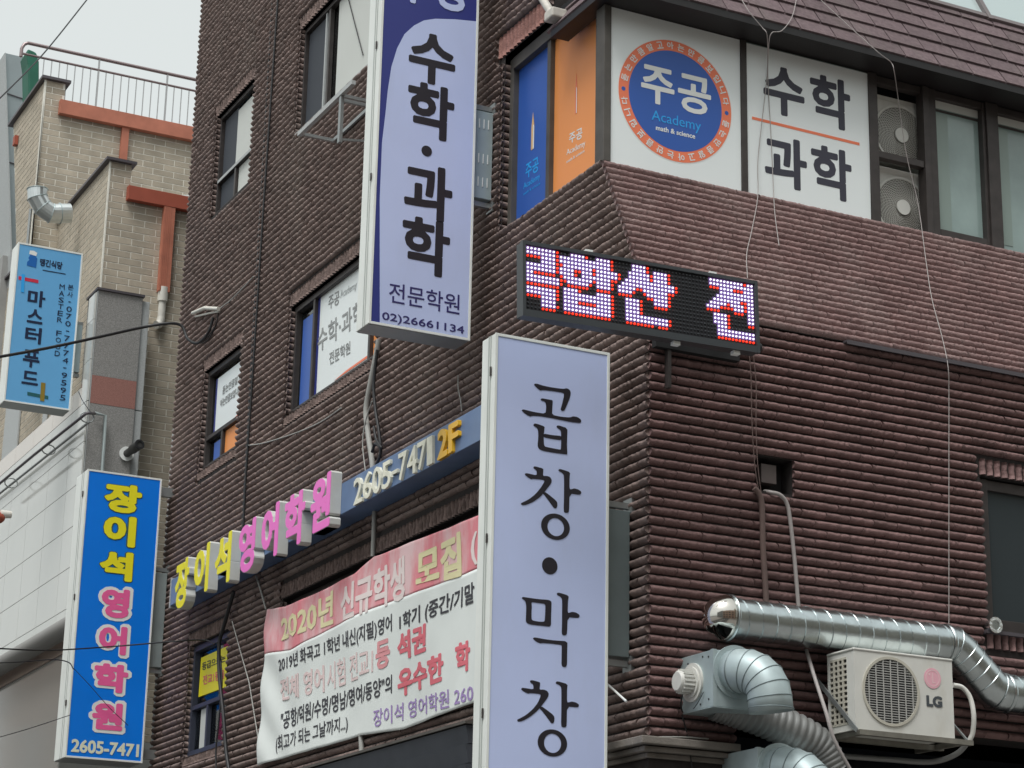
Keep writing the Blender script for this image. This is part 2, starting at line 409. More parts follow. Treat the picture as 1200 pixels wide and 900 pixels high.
def glyphs(txt, bold=0.0, res=3, shear=0.0):
    """vertices (x, y), faces and rim edges of a text of size 1; bold pushes every outline outwards"""
    key = (txt, bold, res, shear)
    if key in _cache: return _cache[key]
    cu = bpy.data.curves.new('t', 'FONT'); cu.body = txt; cu.size = 1; cu.resolution_u = res
    cu.fill_mode = 'FRONT'; cu.extrude = 0.0; cu.shear = shear
    ob = bpy.data.objects.new('t', cu); COL.objects.link(ob)
    dg = bpy.context.evaluated_depsgraph_get(); me = bpy.data.meshes.new_from_object(ob.evaluated_get(dg))
    bm = bmesh.new(); bm.from_mesh(me)
    bmesh.ops.remove_doubles(bm, verts=bm.verts, dist=0.004)
    bm.normal_update(); bm.verts.index_update()
    vs = [(v.co.x, v.co.y) for v in bm.verts]
    fs = [tuple(v.index for v in f.verts) if f.normal.z > 0 else tuple(v.index for v in reversed(f.verts)) for f in bm.faces]
    bm.free(); bpy.data.objects.remove(ob); bpy.data.curves.remove(cu); bpy.data.meshes.remove(me)
    ec = set()
    for f in fs:
        for i in range(len(f)): ec.add((f[i], f[(i + 1) % len(f)]))
    rim = [(a, b) for (a, b) in ec if (b, a) not in ec]
    if bold: vs, fs, rim = embolden(vs, rim, bold)
    _cache[key] = (vs, fs, rim)
    return _cache[key]
def bounds(vs): return min(v[0] for v in vs), min(v[1] for v in vs), max(v[0] for v in vs), max(v[1] for v in vs)
def letters(mb, txt, fn, th=0.003, bold=0.0, res=3, shear=0.0, ref=None):
    """fn(s, t) -> function of depth giving the 3D point; s, t run 0..1 over the text's box"""
    vs, fs, rim = glyphs(txt, bold, res, shear)
    if not vs: return mb
    x0, y0, x1, y1 = bounds(glyphs(ref[0], ref[1], res, shear)[0] if ref else vs)
    n = len(vs); P = []
    for d in (th, 0.0):
        for x, y in vs: P.append(fn((x - x0) / (x1 - x0), (y - y0) / (y1 - y0), d))
    F = list(fs) + [(b, a, a + n, b + n) for a, b in rim]
    return mb.add(P, F)
def in_box(ax, val, bx, off=0.0):
    u0, v0, u1, v1 = bx
    return lambda s, t, d: to3(ax, val, u0 + (u1 - u0) * s, v0 + (v1 - v0) * t, off + d)
def in_quad(ax, val, q, off=0.0):
    (a, b, c, d_) = q       # BL, BR, TR, TL
    def fn(s, t, d):
        u = (a[0] * (1 - s) + b[0] * s) * (1 - t) + (d_[0] * (1 - s) + c[0] * s) * t
        v = (a[1] * (1 - s) + b[1] * s) * (1 - t) + (d_[1] * (1 - s) + c[1] * s) * t
        return to3(ax, val, u, v, off + d)
    return fn
def letter_objects(parent, txt, fn, m, th, bold, res):
    """one object per character of the text"""
    vs, fs, rim = glyphs(txt, bold, res)
    cuts = [bounds(glyphs(txt[:i], 0.0, res)[0])[2] if txt[:i].strip() else -1e9 for i in range(1, len(txt) + 1)]
    whole = MB(); letters(whole, txt, fn, th, bold, res)
    n = len(vs); par = list(range(n))
    def root(i):
        while par[i] != i: par[i] = par[par[i]]; i = par[i]
        return i
    for f in fs:
        for i in f[1:]: par[root(i)] = root(f[0])
    lo = {}; hi = {}
    for f in fs:
        for i in f:
            r_ = root(i); lo[r_] = min(lo.get(r_, 1e9), vs[i][0]); hi[r_] = max(hi.get(r_, -1e9), vs[i][0])
    grp = {}
    for f in whole.f:
        r_ = root(f[0] % n); c = (lo[r_] + hi[r_]) / 2
        grp.setdefault(sum(1 for q in cuts if q < c), []).append(f)
    for k in sorted(grp):
        ids = sorted({i for f in grp[k] for i in f}); mp = {i: j for j, i in enumerate(ids)}
        b = MB(); b.v = [whole.v[i] for i in ids]; b.f = [tuple(mp[i] for i in f) for f in grp[k]]; b.sm = [False] * len(b.f)
        b.build('letter', m, parent)
def word(parent, name, txt, ax, val, bx, m, off=0.0, th=0.003, bold=0.0, res=3):
    fn = in_box(ax, val, bx, off) if len(bx) == 4 and not isinstance(bx[0], tuple) else in_quad(ax, val, bx, off)
    if 1 < len(txt) <= 10: return letter_objects(parent, txt, fn, m, th, bold, res)
    return letters(MB(), txt, fn, th, bold, res).build(name, m, parent)

# ------------------------------------------------------------------ ground and street
structure('ground', MB().box(-400, -400, -0.3, 400, 400, 0), M_asph)
structure('pavement', MB().box(-1.9, -30, 0.004, 60, 120, 0.13).box(-60, -60, 0.004, -9.6, 120, 0.13), M_pave)
structure('road_marking', MB().box(-5.8, -30, 0.004, -5.68, 120, 0.009), M_line)

# ------------------------------------------------------------------ brown brick building
bld = thing('brick_building', 'dark brown ribbed-brick corner building with shingled eave, filling the middle and right', 'building')
K = 0.52                                   # the right front leans back by K metres per metre above z = 6.5
NV = math.hypot(1, K)
f_left = lambda u, v, w: (-w, u, v)
f_right = lambda u, v, w: (u, -w, v)
def f_slope(u, v, w):                      # v runs up the slope from the break line
    return (u, -0.03 + v * K / NV - w / NV, 6.5 + v / NV + w * K / NV)
SL = (7.78 - 6.5) * NV

def wall_grid(mb, fn, region, holes, depth):
    """region: list of (u0, v0, u1, v1) cells laid side by side; holes get jambs of the given depth"""
    for (a, b, c, d) in region:
        us = sorted({a, c} | {x for h in holes for x in (h[0], h[2]) if a < x < c})
        vs = sorted({b, d} | {x for h in holes for x in (h[1], h[3]) if b < x < d})
        for i in range(len(us) - 1):
            for j in range(len(vs) - 1):
                cu, cv = (us[i] + us[i + 1]) / 2, (vs[j] + vs[j + 1]) / 2
                if any(h[0] < cu < h[2] and h[1] < cv < h[3] for h in holes): continue
                mb.add([fn(us[i], vs[j], 0), fn(us[i + 1], vs[j], 0), fn(us[i + 1], vs[j + 1], 0), fn(us[i], vs[j + 1], 0)], [(0, 1, 2, 3)])
    for (a, b, c, d) in holes:
        q = [(a, b), (c, b), (c, d), (a, d)]
        for i in range(4):
            p, r_ = q[i], q[(i + 1) % 4]
            mb.add([fn(*p, 0), fn(*r_, 0), fn(*r_, -depth), fn(*p, -depth)], [(0, 1, 2, 3)])
    return mb

PROF = [(-0.0285, -0.004), (-0.0235, 0.014), (-0.012, 0.029), (0.002, 0.036), (0.014, 0.029), (0.0235, 0.011), (0.0285, -0.004)]
def rib_vf(fn, u0, u1, v, nseg, rnd, sc=1.0, tk=1.0):
    """one rounded, rough-faced brick between u0 and u1 on the course centred at v"""
    vs = []; fs = []; m = len(PROF)
    wob = rnd.uniform(-0.0014, 0.0014); vo = rnd.uniform(-0.0007, 0.0007)
    for i in range(nseg + 1):
        u = u0 + (u1 - u0) * i / nseg
        e = 0.965 if i in (0, nseg) else 1.0
        tooth = rnd.choice((-0.009, -0.005, 0.0, 0.002, 0.004)) * rnd.uniform(0.6, 1.1) * tk
        for j, (pv, pw) in enumerate(PROF):
            w = pw * (e if tk > .6 else 1 - (1 - e) * .5) * sc
            if 0 < j < m - 1: w += wob + tooth * (1.0 if j < 4 else 0.5) + rnd.uniform(-0.001, 0.001)
            vs.append(fn(u, v + pv + vo + (tooth * 0.55 if 0 < j < 5 else 0), w))
    for i in range(nseg):
        for j in range(m - 1):
            a = i * m + j; fs.append((a, a + m, a + m + 1, a + 1))
    fs.append(tuple(range(m - 1, -1, -1))[::1]); fs.append(tuple(nseg * m + j for j in range(m)))
    return vs, fs
CP = 0.066; BL_, BJ = 0.1968, 0.0012
def spans(u0, u1, row, rnd):
    P = BL_ + BJ; o = (P / 2 if row % 2 else 0) + 0.0
    k = math.floor((u0 - o) / P); r_ = []
    while True:
        a = o + k * P; b = a + BL_
        if a >= u1: break
        a_, b_ = max(a, u0), min(b, u1)
        if b_ - a_ > 0.02: r_.append((a_, b_, (b_ - a_) > BL_ - 1e-4))
        k += 1
    return r_
def cut(a, b, v, holes):
    iv = [(a, b)]
    for (h0, h1, h2, h3) in holes:
        if not (h1 - 0.02 < v < h3 + 0.02): continue
        nv_ = []
        for p, q in iv:
            if h2 <= p or h0 >= q: nv_.append((p, q)); continue
            if p < h0: nv_.append((p, h0))
            if q > h2: nv_.append((h2, q))
        iv = nv_
    return iv

HL = [(4.85, 10.46, 7.06, 11.62), (8.38, 10.45, 9.62, 11.66), (4.73, 7.47, 6.92, 8.58), (8.30, 7.50, 9.48, 8.62),
      (8.18, 4.48, 9.38, 5.62), (2.30, 4.40, 6.75, 5.66)]
HR = [(0.82, 5.33, 1.13, 5.575), (2.74, 4.56, 4.7, 5.69), (0.64, 3.2, 7.5, 3.80)]
LZ0, LZ1, LY1 = 3.60, 14.6, 10.44
rnd = random.Random(3)

# left wall -----------------------------------------------------------------
def left_start(z):
    if z < 6.5: return -0.012
    if z < 7.80: return K * (z - 6.5) - 0.03
    if z < 9.32: return 2.33
    return 1.47
mb = MB()
wall_grid(mb, f_left, [(0, 0.13, LY1, 6.5)], HL, 0.22)
# the raked strip beside the leaning front, then the wall above
mb.add([(0, 0, 6.5), (0, LY1, 6.5), (0, LY1, 7.47), (0, K * 0.97, 7.47)], [(0, 1, 2, 3)])
mb.add([(0, K * 0.97, 7.47), (0, 2.3, 7.47), (0, 2.3, 7.78), (0, K * 1.28, 7.78)], [(0, 1, 2, 3)])
wall_grid(mb, f_left, [(2.3, 7.47, LY1, 9.32), (1.47, 9.32, LY1, LZ1)], [h for h in HL if h[1] > 7], 0.22)
mb.add([(0, 1.47, 9.32), (6, 1.47, 9.32), (6, 1.47, LZ1), (0, 1.47, LZ1)], [(0, 1, 2, 3)])
mb.add([(0, LY1, 0.13), (6, LY1, 0.13), (6, LY1, LZ1), (0, LY1, LZ1)], [(0, 1, 2, 3)])
mb.add([(0, 1.47, LZ1), (6, 1.47, LZ1), (6, LY1, LZ1), (0, LY1, LZ1)], [(0, 1, 2, 3)])
mb.add([(6, 1.47, 0.13), (6, LY1, 0.13), (6, LY1, LZ1), (6, 1.47, LZ1)], [(0, 1, 2, 3)])
wl = mb.build('wall', M_mortar, bld)
bk = MB()
def course(fn, u0, u1, v, row, holes, rnd, keep=None, nseg_full=5, jamb=0.0, sc=1.0, mbx=None, tk=1.0):
    tgt = mbx or bk
    for a, b, full in spans(u0, u1, row, rnd):
        for p, q in cut(a, b, v, holes):
            if q - p < 0.015: continue
            if keep is not None and full and q - p > BL_ - 1e-4 and keep(p, v): continue
            n = max(2, round(nseg_full * (q - p) / BL_))
            vs, fs = rib_vf(fn, p, q, v, n, rnd, sc, tk); tgt.add(vs, fs, True)
row = 0; z = LZ0 + CP / 2
soldier_left = [(h[0] - 0.02, h[3] + 0.004, h[2] + 0.02, h[3] + 0.135) for h in HL] + [(1.5, 9.325, 2.42, 9.53)]
sill_left = [(h[0] - 0.02, h[1] - 0.09, h[2] + 0.02, h[1] - 0.004) for h in HL if h[0] > 2.5 and h[1] < 9]
while z < LZ1 - 0.05:
    u0 = left_start(z)
    course(f_left, u0, LY1 + 0.01, z, row, HL + soldier_left + sill_left, rnd, nseg_full=10 if z < 9.6 else 6)
    # bricks turning into the far jamb of each opening
    for h in HL:
        if h[1] < z < h[3]:
            vs, fs = rib_vf(lambda u, v, w, yj=h[2]: (u, yj - w * 0.8, v), -0.015, 0.032, z, 1, rnd); bk.add(vs, fs, True)
    if 7.80 < z < 9.25:
        vs, fs = rib_vf(lambda u, v, w: (u, 2.33 - w * 0.8, v), -0.015, 0.055, z, 2, rnd); bk.add(vs, fs, True)
    z += CP; row += 1
bk.build('brick', M_rib_l, wl, kind='stuff')

# upright bricks over and under the openings
sol = []
for k in range(4):
    m_ = MB(); r2 = random.Random(k)
    vs, fs = rib_vf(lambda u, v, w: (-w * 0.85 + 0.002, v * 0.80, u), -0.088, 0.088, 0, 5, r2); m_.add(vs, fs, True)
    me = m_.mesh('lintel_brick'); me.materials.append(mat('brown_soldier_brick', (0.165, 0.118, 0.105), 0.85, var=0.3, vscale=30, bump=0.9, bscale=50, island=0.2)); sol.append(me)
def soldiers(y0, y1, zc, parent, hs=1.0, x=0.0):
    n = int((y1 - y0) / CP)
    for i in range(n):
        o = link('lintel_brick', sol[i % 4], parent); o.location = Vector((x, y0 + (i + 0.5) * (y1 - y0) / n, zc)) - base(parent); o.scale = (1, 1, hs)
for h in HL[:5]: soldiers(h[0] - 0.02, h[2] + 0.02, h[3] + 0.069, wl, 0.72)
soldiers(2.4, 6.95, 5.729, wl, 0.72)
for h in (HL[2], HL[3], HL[4]): soldiers(h[0] - 0.02, h[2] + 0.02, h[1] - 0.047, wl, 0.47)
solr = []
for k in range(3):
    m_ = MB(); r2 = random.Random(k + 9)
    vs, fs = rib_vf(lambda u, v, w: (-w * 0.6, v, u), -0.09, 0.09, 0, 4, r2); m_.add(vs, fs, True)
    me = m_.mesh('lintel_brick'); me.materials.append(mat('reddish_lintel_brick', (0.26, 0.13, 0.11), 0.85, var=0.2, vscale=20, bump=0.8, bscale=60, island=0.15)); solr.append(me)
for i in range(14):
    o = link('lintel_brick', solr[i % 3], wl); o.location = (0, 1.5 + (i + 0.5) * 0.065, 9.425); o.scale = (1, 1, 1.05)

# right wall, lower part -------------------------------------------------------
mb = MB()
wall_grid(mb, f_right, [(0, 0.13, 7.5, 6.5)], HR, 0.25)
wr = mb.build('wall', M_mortar, bld)
pick = []
row = 0; z = LZ0 + CP / 2
shared = []
for k in range(8):
    m_ = MB(); vs, fs = rib_vf(f_right, -BL_ / 2, BL_ / 2, 0, 11, rnd); m_.add(vs, fs, True)
    me = m_.mesh('brick'); me.materials.append(M_rib_r); shared.append(me)
bk = MB(); cnt = [0]
def keep(p, v):
    if p > 2.6 or p < 0.0 or v > 6.15 or v < 4.45: return False
    if cnt[0] >= 300: return False
    cnt[0] += 1
    o = link('brick', shared[rnd.randrange(8)], wr); o.location = (p + BL_ / 2, 0, v)
    return True
soldier_right = [(2.70, 5.695, 4.75, 5.815), (2.70, 4.43, 4.75, 4.555)]
while z < 6.49:
    course(f_right, -0.012, 7.4, z, row, HR + soldier_right, rnd, keep=keep, nseg_full=11)
    z += CP; row += 1
bk.build('brick', M_rib_r, wr, kind='stuff')
m_ = MB()
vs, fs = rib_vf(lambda u, v, w: (v * 0.86, -w * 0.9, u), -0.088, 0.088, 0, 4, rnd); m_.add(vs, fs, True)
me = m_.mesh('lintel_brick'); me.materials.append(M_rib_r)
for i in range(30):
    o = link('lintel_brick', me, wr); o.location = (2.73 + (i + 0.5) * CP, 0, 5.755); o.scale = (1, 1, 0.66)
    o = link('lintel_brick', me, wr); o.location = (2.73 + (i + 0.5) * CP, 0, 4.49); o.scale = (1, 1, 0.62)

# right wall, leaning part ----------------------------------------------------
mb = MB(); mb.add([f_slope(0, 0, 0), f_slope(7.5, 0, 0), f_slope(7.5, SL, 0), f_slope(0, SL, 0)], [(0, 1, 2, 3)])
mb.add([f_slope(0, 0, 0), f_slope(7.5, 0, 0), (7.5, 0.02, 6.5), (0, 0.02, 6.5)], [(3, 2, 1, 0)])
ws = mb.build('wall', M_mortar, bld)
bk = MB(); row = 0; v = CP / 2
while v < SL - 0.01:
    course(f_slope, -0.03 , 7.4, v, row, [], rnd, nseg_full=11, tk=0.5)
    v += CP; row += 1
bk.build('brick', M_rib_s, ws, kind='stuff')
MB().box(1.56, -0.075, 6.485, 7.4, -0.02, 6.50).box(1.56, -0.079, 6.47, 7.4, -0.075, 6.50).build('drip_flashing', M_cop, bld)

# cornice between ground floor and first floor
c = MB()
for dz, p in ((0.0, 0.03), (0.035, 0.075), (0.075, 0.115)):
    c.box(-p, -p, 3.46 + dz, 0.62, 0.0, 3.46 + dz + 0.032 if dz < 0.07 else 3.585)
    c.box(-p, 0.0005, 3.46 + dz, 0.0, 2.25, 3.46 + dz + 0.032 if dz < 0.07 else 3.585)
c.build('cornice', M_cor, bld, bevel=0.006)

# shadowed shop recess under the units, ground floor
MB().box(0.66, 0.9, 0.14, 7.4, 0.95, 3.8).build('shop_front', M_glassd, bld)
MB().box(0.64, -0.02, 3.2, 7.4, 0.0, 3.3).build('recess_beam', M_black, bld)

# ---- windows of the left wall
def frame_left(y0, y1, z0, z1, rails=(), mull=(), x=0.03, w=0.045, m=M_dark, d=0.06):
    """returns the frame mesh object of a window, glass to be added as children"""
    b = MB()
    b.box(x, y0, z0, x + d, y0 + w, z1).box(x, y1 - w, z0, x + d, y1, z1)
    b.box(x + 0.001, y0 + w, z0, x + d - 0.001, y1 - w, z0 + w).box(x + 0.001, y0 + w, z1 - w, x + d - 0.001, y1 - w, z1)
    for zz in rails: b.box(x + 0.004, y0 + w, zz - 0.022, x + d - 0.004, y1 - w, zz + 0.022)
    for (yy, a, c_) in mull: b.box(x + 0.007, yy - 0.024, a, x + d - 0.007, yy + 0.024, c_)
    return b.build('window', m, bld, bevel=0.004)
def pane(parent, y0, y1, z0, z1, x=0.12, m=None): MB().box(x, y0, z0, x + 0.006, y1, z1).build('pane', m or M_glass, parent)
def film(parent, name, m, q, x=0.115, th=0.003):
    return flat('x', x, q, th).build(name, m, parent)

def rect(ax, y0, y1, z0, z1): return [(-y1, z0), (-y0, z0), (-y0, z1), (-y1, z1)]

# W1: wide upper window, screened left leaf, pale blind to the right
h = HL[0]; w1 = frame_left(h[0], h[2], h[1], h[3], mull=((6.38, h[1] + .05, h[3] - .05),))
pane(w1, h[0] + .05, h[2] - .05, h[1] + .05, h[3] - .05, x=0.085)
film(w1, 'insect_screen', M_screen, rect('x', 6.52, 7.0, 10.52, 11.56), x=0.073)
MB().box(0.045, 6.47, 10.5, 0.068, 6.50, 11.57).build('leaf_edge', M_stone, w1)
film(w1, 'blind', M_blind, rect('x', h[0] + .05, 6.2, 10.5, 11.6), x=0.068)
MB().tube([(0.055, 5.95, 11.5), (0.055, 5.5, 10.7)], 0.006, 6).build('pull_cord', M_cable, w1)
MB().box(-0.02, h[0], 10.43, 0.07, h[2] + 0.01, 10.462).build('sill', M_stone, w1)
# W2: narrow upper window
h = HL[1]; w2 = frame_left(h[0], h[2], h[1], h[3], rails=(10.86,), mull=((9.02, 10.5, 10.84),))
pane(w2, h[0] + .05, h[2] - .05, h[1] + .05, h[3] - .05, x=0.085)
film(w2, 'blind', M_blind, rect('x', h[0] + .05, 9.12, 10.89, 11.56), x=0.073)
film(w2, 'insect_screen', M_screen, rect('x', 9.12, 9.55, 10.89, 11.6), x=0.076)
film(w2, 'blind', M_blind, rect('x', h[0] + .05, 8.98, 10.5, 10.83), x=0.072)
film(w2, 'insect_screen', M_screen, rect('x', 9.05, 9.55, 10.5, 10.83), x=0.075)
MB().box(0.025, 8.42, 10.84, 0.029, 9.57, 10.875).build('leaf_edge', M_stone, w2)
# W3: wide middle window with posters
h = HL[2]; w3 = frame_left(h[0], h[2], h[1], h[3], mull=((6.42, h[1] + .05, h[3] - .05), (5.02, h[1] + .05, h[3] - .05)), w=0.06)
pane(w3, h[0] + .05, h[2] - .05, h[1] + .05, h[3] - .05, x=0.085)
film(w3, 'poster', M_blue, rect('x', 6.46, 6.78, 7.56, 8.42), x=0.075)
film(w3, 'poster', M_panel, rect('x', 5.06, 6.34, 7.53, 8.52), x=0.075)
film(w3, 'poster_edge', M_navy, rect('x', 6.34, 6.40, 7.53, 8.52), x=0.075)
film(w3, 'poster_edge', M_coral, [[(-5.8858,7.568),(-5.1258,7.5708)][0], [(-5.8858,7.568),(-5.1258,7.5708)][1], [(-5.1283,7.5955),(-5.1258,7.5708)][0], [(-5.6022,7.5894),(-5.1258,7.5708)][0]], x=0.071)
film(w3, 'poster', M_orange, rect('x', 4.80, 4.99, 7.54, 8.40), x=0.075)
for txt, q, mm in (('주공', [(-6.1213,8.3302),(-5.8519,8.3079),(-5.8677,8.4476),(-6.1372,8.4654)], mat('grey_print', (0.30, 0.31, 0.31), 0.5)),
                   ('Academy', [(-5.8279,8.3342),(-5.4384,8.3144),(-5.4483,8.4087),(-5.8387,8.4302)], mat('pale_grey_print', (0.48, 0.51, 0.51), 0.5)),
                   ('수학·과학', [(-6.3445,7.962),(-5.2523,7.9542),(-5.2763,8.1902),(-6.3738,8.2005)], mat('grey_print', (0, 0, 0))),
                   ('전문학원', [(-6.0327,7.7573),(-5.5271,7.7318),(-5.5403,7.8543),(-6.048,7.8869)], mat('grey_print', (0, 0, 0)))):
    word(w3, 'lettering', txt, 'x', 0.070, q, mm, off=0.0, th=0.002, bold=0.012 if txt != 'Academy' else 0)
# W4: narrow middle window
h = HL[3]; w4 = frame_left(h[0], h[2], h[1], h[3], rails=(7.86,), mull=((8.93, 7.55, 7.84),), w=0.06)
pane(w4, h[0] + .05, h[2] - .05, h[1] + .05, h[3] - .05, x=0.085)
film(w4, 'poster', M_panel, rect('x', 8.36, 9.26, 7.90, 8.50), x=0.075)
film(w4, 'poster_edge', M_navy, rect('x', 9.26, 9.31, 7.90, 8.50), x=0.075)
film(w4, 'poster_edge', M_coral, [(-8.75, 7.90), (-8.36, 7.90), (-8.36, 7.935)], x=0.071)
film(w4, 'poster', M_blue, rect('x', 8.96, 9.25, 7.58, 7.78), x=0.075)
film(w4, 'poster', M_orange, rect('x', 8.36, 8.90, 7.56, 7.83), x=0.075)
word(w4, 'lettering', '듣는만큼알고', 'x', 0.070, (-9.08, 8.27, -8.52, 8.36), mat('grey_print', (0, 0, 0)), th=0.002, bold=0.01)
word(w4, 'lettering', '아는만큼보입니다', 'x', 0.070, (-9.13, 8.14, -8.50, 8.23), mat('grey_print', (0, 0, 0)), th=0.002, bold=0.01)
# W5: narrow lower window with the yellow notice
h = HL[4]; w5 = frame_left(h[0], h[2], h[1], h[3], rails=(4.98,), mull=((8.86, 4.53, 4.96),), w=0.06, m=mat('navy_grey_frame', (0.045, 0.05, 0.075), 0.45))
pane(w5, h[0] + .05, h[2] - .05, h[1] + .05, h[3] - .05, x=0.085)
film(w5, 'notice', M_yel, [(-9.2557,5.0917),(-8.425,5.0821),(-8.446,5.494),(-9.2466,5.4942)], x=0.075)
word(w5, 'lettering', '등급으로는', 'x', 0.070, [(-9.1788,5.3518),(-8.4815,5.3448),(-8.4936,5.4151),(-9.194,5.433)], M_bk, th=0.002, bold=0.01)
word(w5, 'lettering', '전교1등을', 'x', 0.070, [(-9.1231,5.1953),(-8.4768,5.1737),(-8.4935,5.2698),(-9.1415,5.2939)], M_br, th=0.002, bold=0.015)
film(w5, 'blind', M_blind, rect('x', 8.95, 9.14, 4.54, 4.95), x=0.076)
# W6: window behind the banner
h = HL[5]; w6 = frame_left(h[0], h[2], h[1], h[3], mull=((4.5, 4.45, 5.6),), x=0.075)
pane(w6, h[0] + .05, h[2] - .05, h[1] + .05, h[3] - .05, x=0.15, m=M_glassd)
# dark boards under it, over the shop
gb = MB()
for i, zz in enumerate((3.94, 3.80, 3.66, 3.52, 3.38, 3.24)):
    gb.prism([(-0.17 + 0.0, 2.3, zz - 0.135), (-0.20, 2.3, zz - 0.005), (-0.16, 2.3, zz), (-0.0, 2.3, zz), (-0.0, 2.3, zz - 0.135)], (0, 4.6, 0))
sb = gb.build('louvre_board', mat('dark_slate_board', (0.055, 0.062, 0.075), 0.55, var=0.15, vscale=5), bld)
MB().box(-0.215, 2.28, 3.945, 0.0, 6.92, 3.965).build('board_capping', M_post, bld)
# interior darkness behind the openings
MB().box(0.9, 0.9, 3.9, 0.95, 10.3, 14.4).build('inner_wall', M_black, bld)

# ---- window band of the right front and its return on the left
WY = 0.64
fr = MB()
fr.box(0.0, WY - 0.02, 7.76, 7.4, WY + 0.10, 7.785)                       # sill
for a, b in ((-0.005, 0.035), (1.155, 1.205), (2.325, 2.405), (2.845, 2.90), (3.47, 3.585), (4.3, 4.4)):
    fr.box(a, WY - 0.025, 7.785, b, WY + 0.07, 9.03)
fr.box(2.905, WY - 0.008, 7.785, 2.98, WY + 0.06, 9.03)
fr.box(3.44, WY - 0.006, 7.79, 3.469, WY + 0.06, 9.025)
fr.box(2.985, WY - 0.006, 7.787, 3.438, WY + 0.06, 7.85)
fr.box(2.41, WY - 0.015, 8.33, 2.84, WY + 0.05, 8.385)
fr.box(2.41, WY + 0.0, 8.97, 7.4, WY + 0.07, 9.028)
wb = fr.build('window', M_dark, bld, bevel=0.003)
MB().box(-0.025, WY - 0.028, 7.79, 0.030, WY + 0.10, 9.03).build('corner_post', M_post, bld, bevel=0.004)
p1 = flat('y', WY, [(0.0424,7.7742),(1.1522,7.7784),(1.1534,9.0271),(0.0344,9.0297)], 0.004, 0.006).build('film_panel', M_panel, wb)
p2 = flat('y', WY, [(1.2079,7.7603),(2.3192,7.7673),(2.3304,9.0169),(1.2143,9.0152)], 0.004, 0.006).build('film_panel', M_panel, wb)
MB().box(0.035, WY + 0.002, 7.785, 2.325, WY + 0.012, 9.03).build('pane', M_teal, wb)
for a, b in ((2.985, 3.44), (3.585, 4.3)):
    MB().box(a, WY + 0.052, 7.80, b, WY + 0.059, 9.02).build('pane', M_teal, wb)
    MB().box(a + 0.02, WY + 0.048, 7.86, a + 0.15, WY + 0.051, 8.86).build('blind', mat('pale_teal_film', (0.27, 0.34, 0.31), 0.2), wb)
    MB().box(a, WY + 0.048, 8.905, b, WY + 0.051, 8.99).build('blind', M_blind, wb)
    MB().box(a, WY + 0.047, 8.875, b, WY + 0.050, 8.895).build('blind', M_dark, wb)
# emblem
cx, cz = 0.5925, 8.385
cu0, cv0, cu1, cv1 = (0.1013,7.9152,1.0725,8.875)
cx, cz, cr = (cu0 + cu1) / 2, (cv0 + cv1) / 2, ((cu1 - cu0) + (cv1 - cv0)) / 4
PF = WY - 0.010
MB().disc((cx, PF, cz), (0, -1, 0), cr + 0.008, 72, th=0.001).build('emblem_edge', M_wht, p1)
MB().disc((cx, PF - 0.001, cz), (0, -1, 0), cr, 72, th=0.001).build('emblem_ring', M_coral, p1)
MB().disc((cx, PF - 0.002, cz), (0, -1, 0), cr * 0.825, 72, th=0.001).build('emblem_disc', M_blue, p1)
ring = MB(); msg = '듣는만큼알고아는만큼보입니다'
def ringchar(mbx, ch, ang, size, rad):
    c0, s0 = math.cos(ang), math.sin(ang)
    px_, pz_ = cx + math.cos(ang) * rad, cz + math.sin(ang) * rad
    # upright direction points outward
    ux, uz = s0, -c0
    def fn(s, t, d):
        a, b = (s - 0.5) * size, (t - 0.5) * size
        return (px_ + ux * a + c0 * b, PF - 0.003 - d, pz_ + uz * a + s0 * b)
    letters(mbx, ch, fn, 0.001, 0.02, 2)
for half, a0 in ((0, math.pi), (1, 0.0)):
    for i, ch in enumerate(msg):
        ring = MB(); ringchar(ring, ch, a0 - math.pi * (i + 1.0) / (len(msg) + 1.0), cr * 0.115, cr * 0.915); ring.build('letter', M_wht, p1)
MB().disc((cx - cr * 0.915, PF - 0.002, cz), (0, -1, 0), cr * 0.035, 16, th=0.001).disc((cx + cr * 0.915, PF - 0.002, cz), (0, -1, 0), cr * 0.035, 16, th=0.001).build('emblem_dot', M_blue, p1)
word(p1, 'lettering', '주', 'y', PF - .003, (0.2923,8.3335,0.5749,8.633), M_wht, th=0.002, bold=0.024)
word(p1, 'lettering', '공', 'y', PF - .003, (0.6065,8.3276,0.8917,8.6334), M_wht, th=0.002, bold=0.024)
word(p1, 'lettering', 'Academy', 'y', PF - .003, (0.3815,8.173,0.8031,8.279), M_cyan, th=0.002, bold=0.0)
word(p1, 'lettering', 'math & science', 'y', PF - .003, (0.4176,8.1254,0.7518,8.1651), M_wht, th=0.002, bold=0.02)
P2 = WY - 0.010
for ch, bx in (('수', (1.36,8.4857,1.7304,8.8866)),
               ('학', (1.7853,8.4824,2.1551,8.9064)),
               ('과', (1.3619,7.9013,1.7394,8.3111)),
               ('학', (1.7809,7.8938,2.1494,8.3167))):
    word(p2, 'lettering', ch, 'y', P2, bx, M_ink2, th=0.002, bold=0.029)
flat('y', P2, [(1.2547,8.3948),(2.2304,8.3885),(2.2312,8.4115),(1.2551,8.4172)], 0.002).build('underline', M_coral, p2)

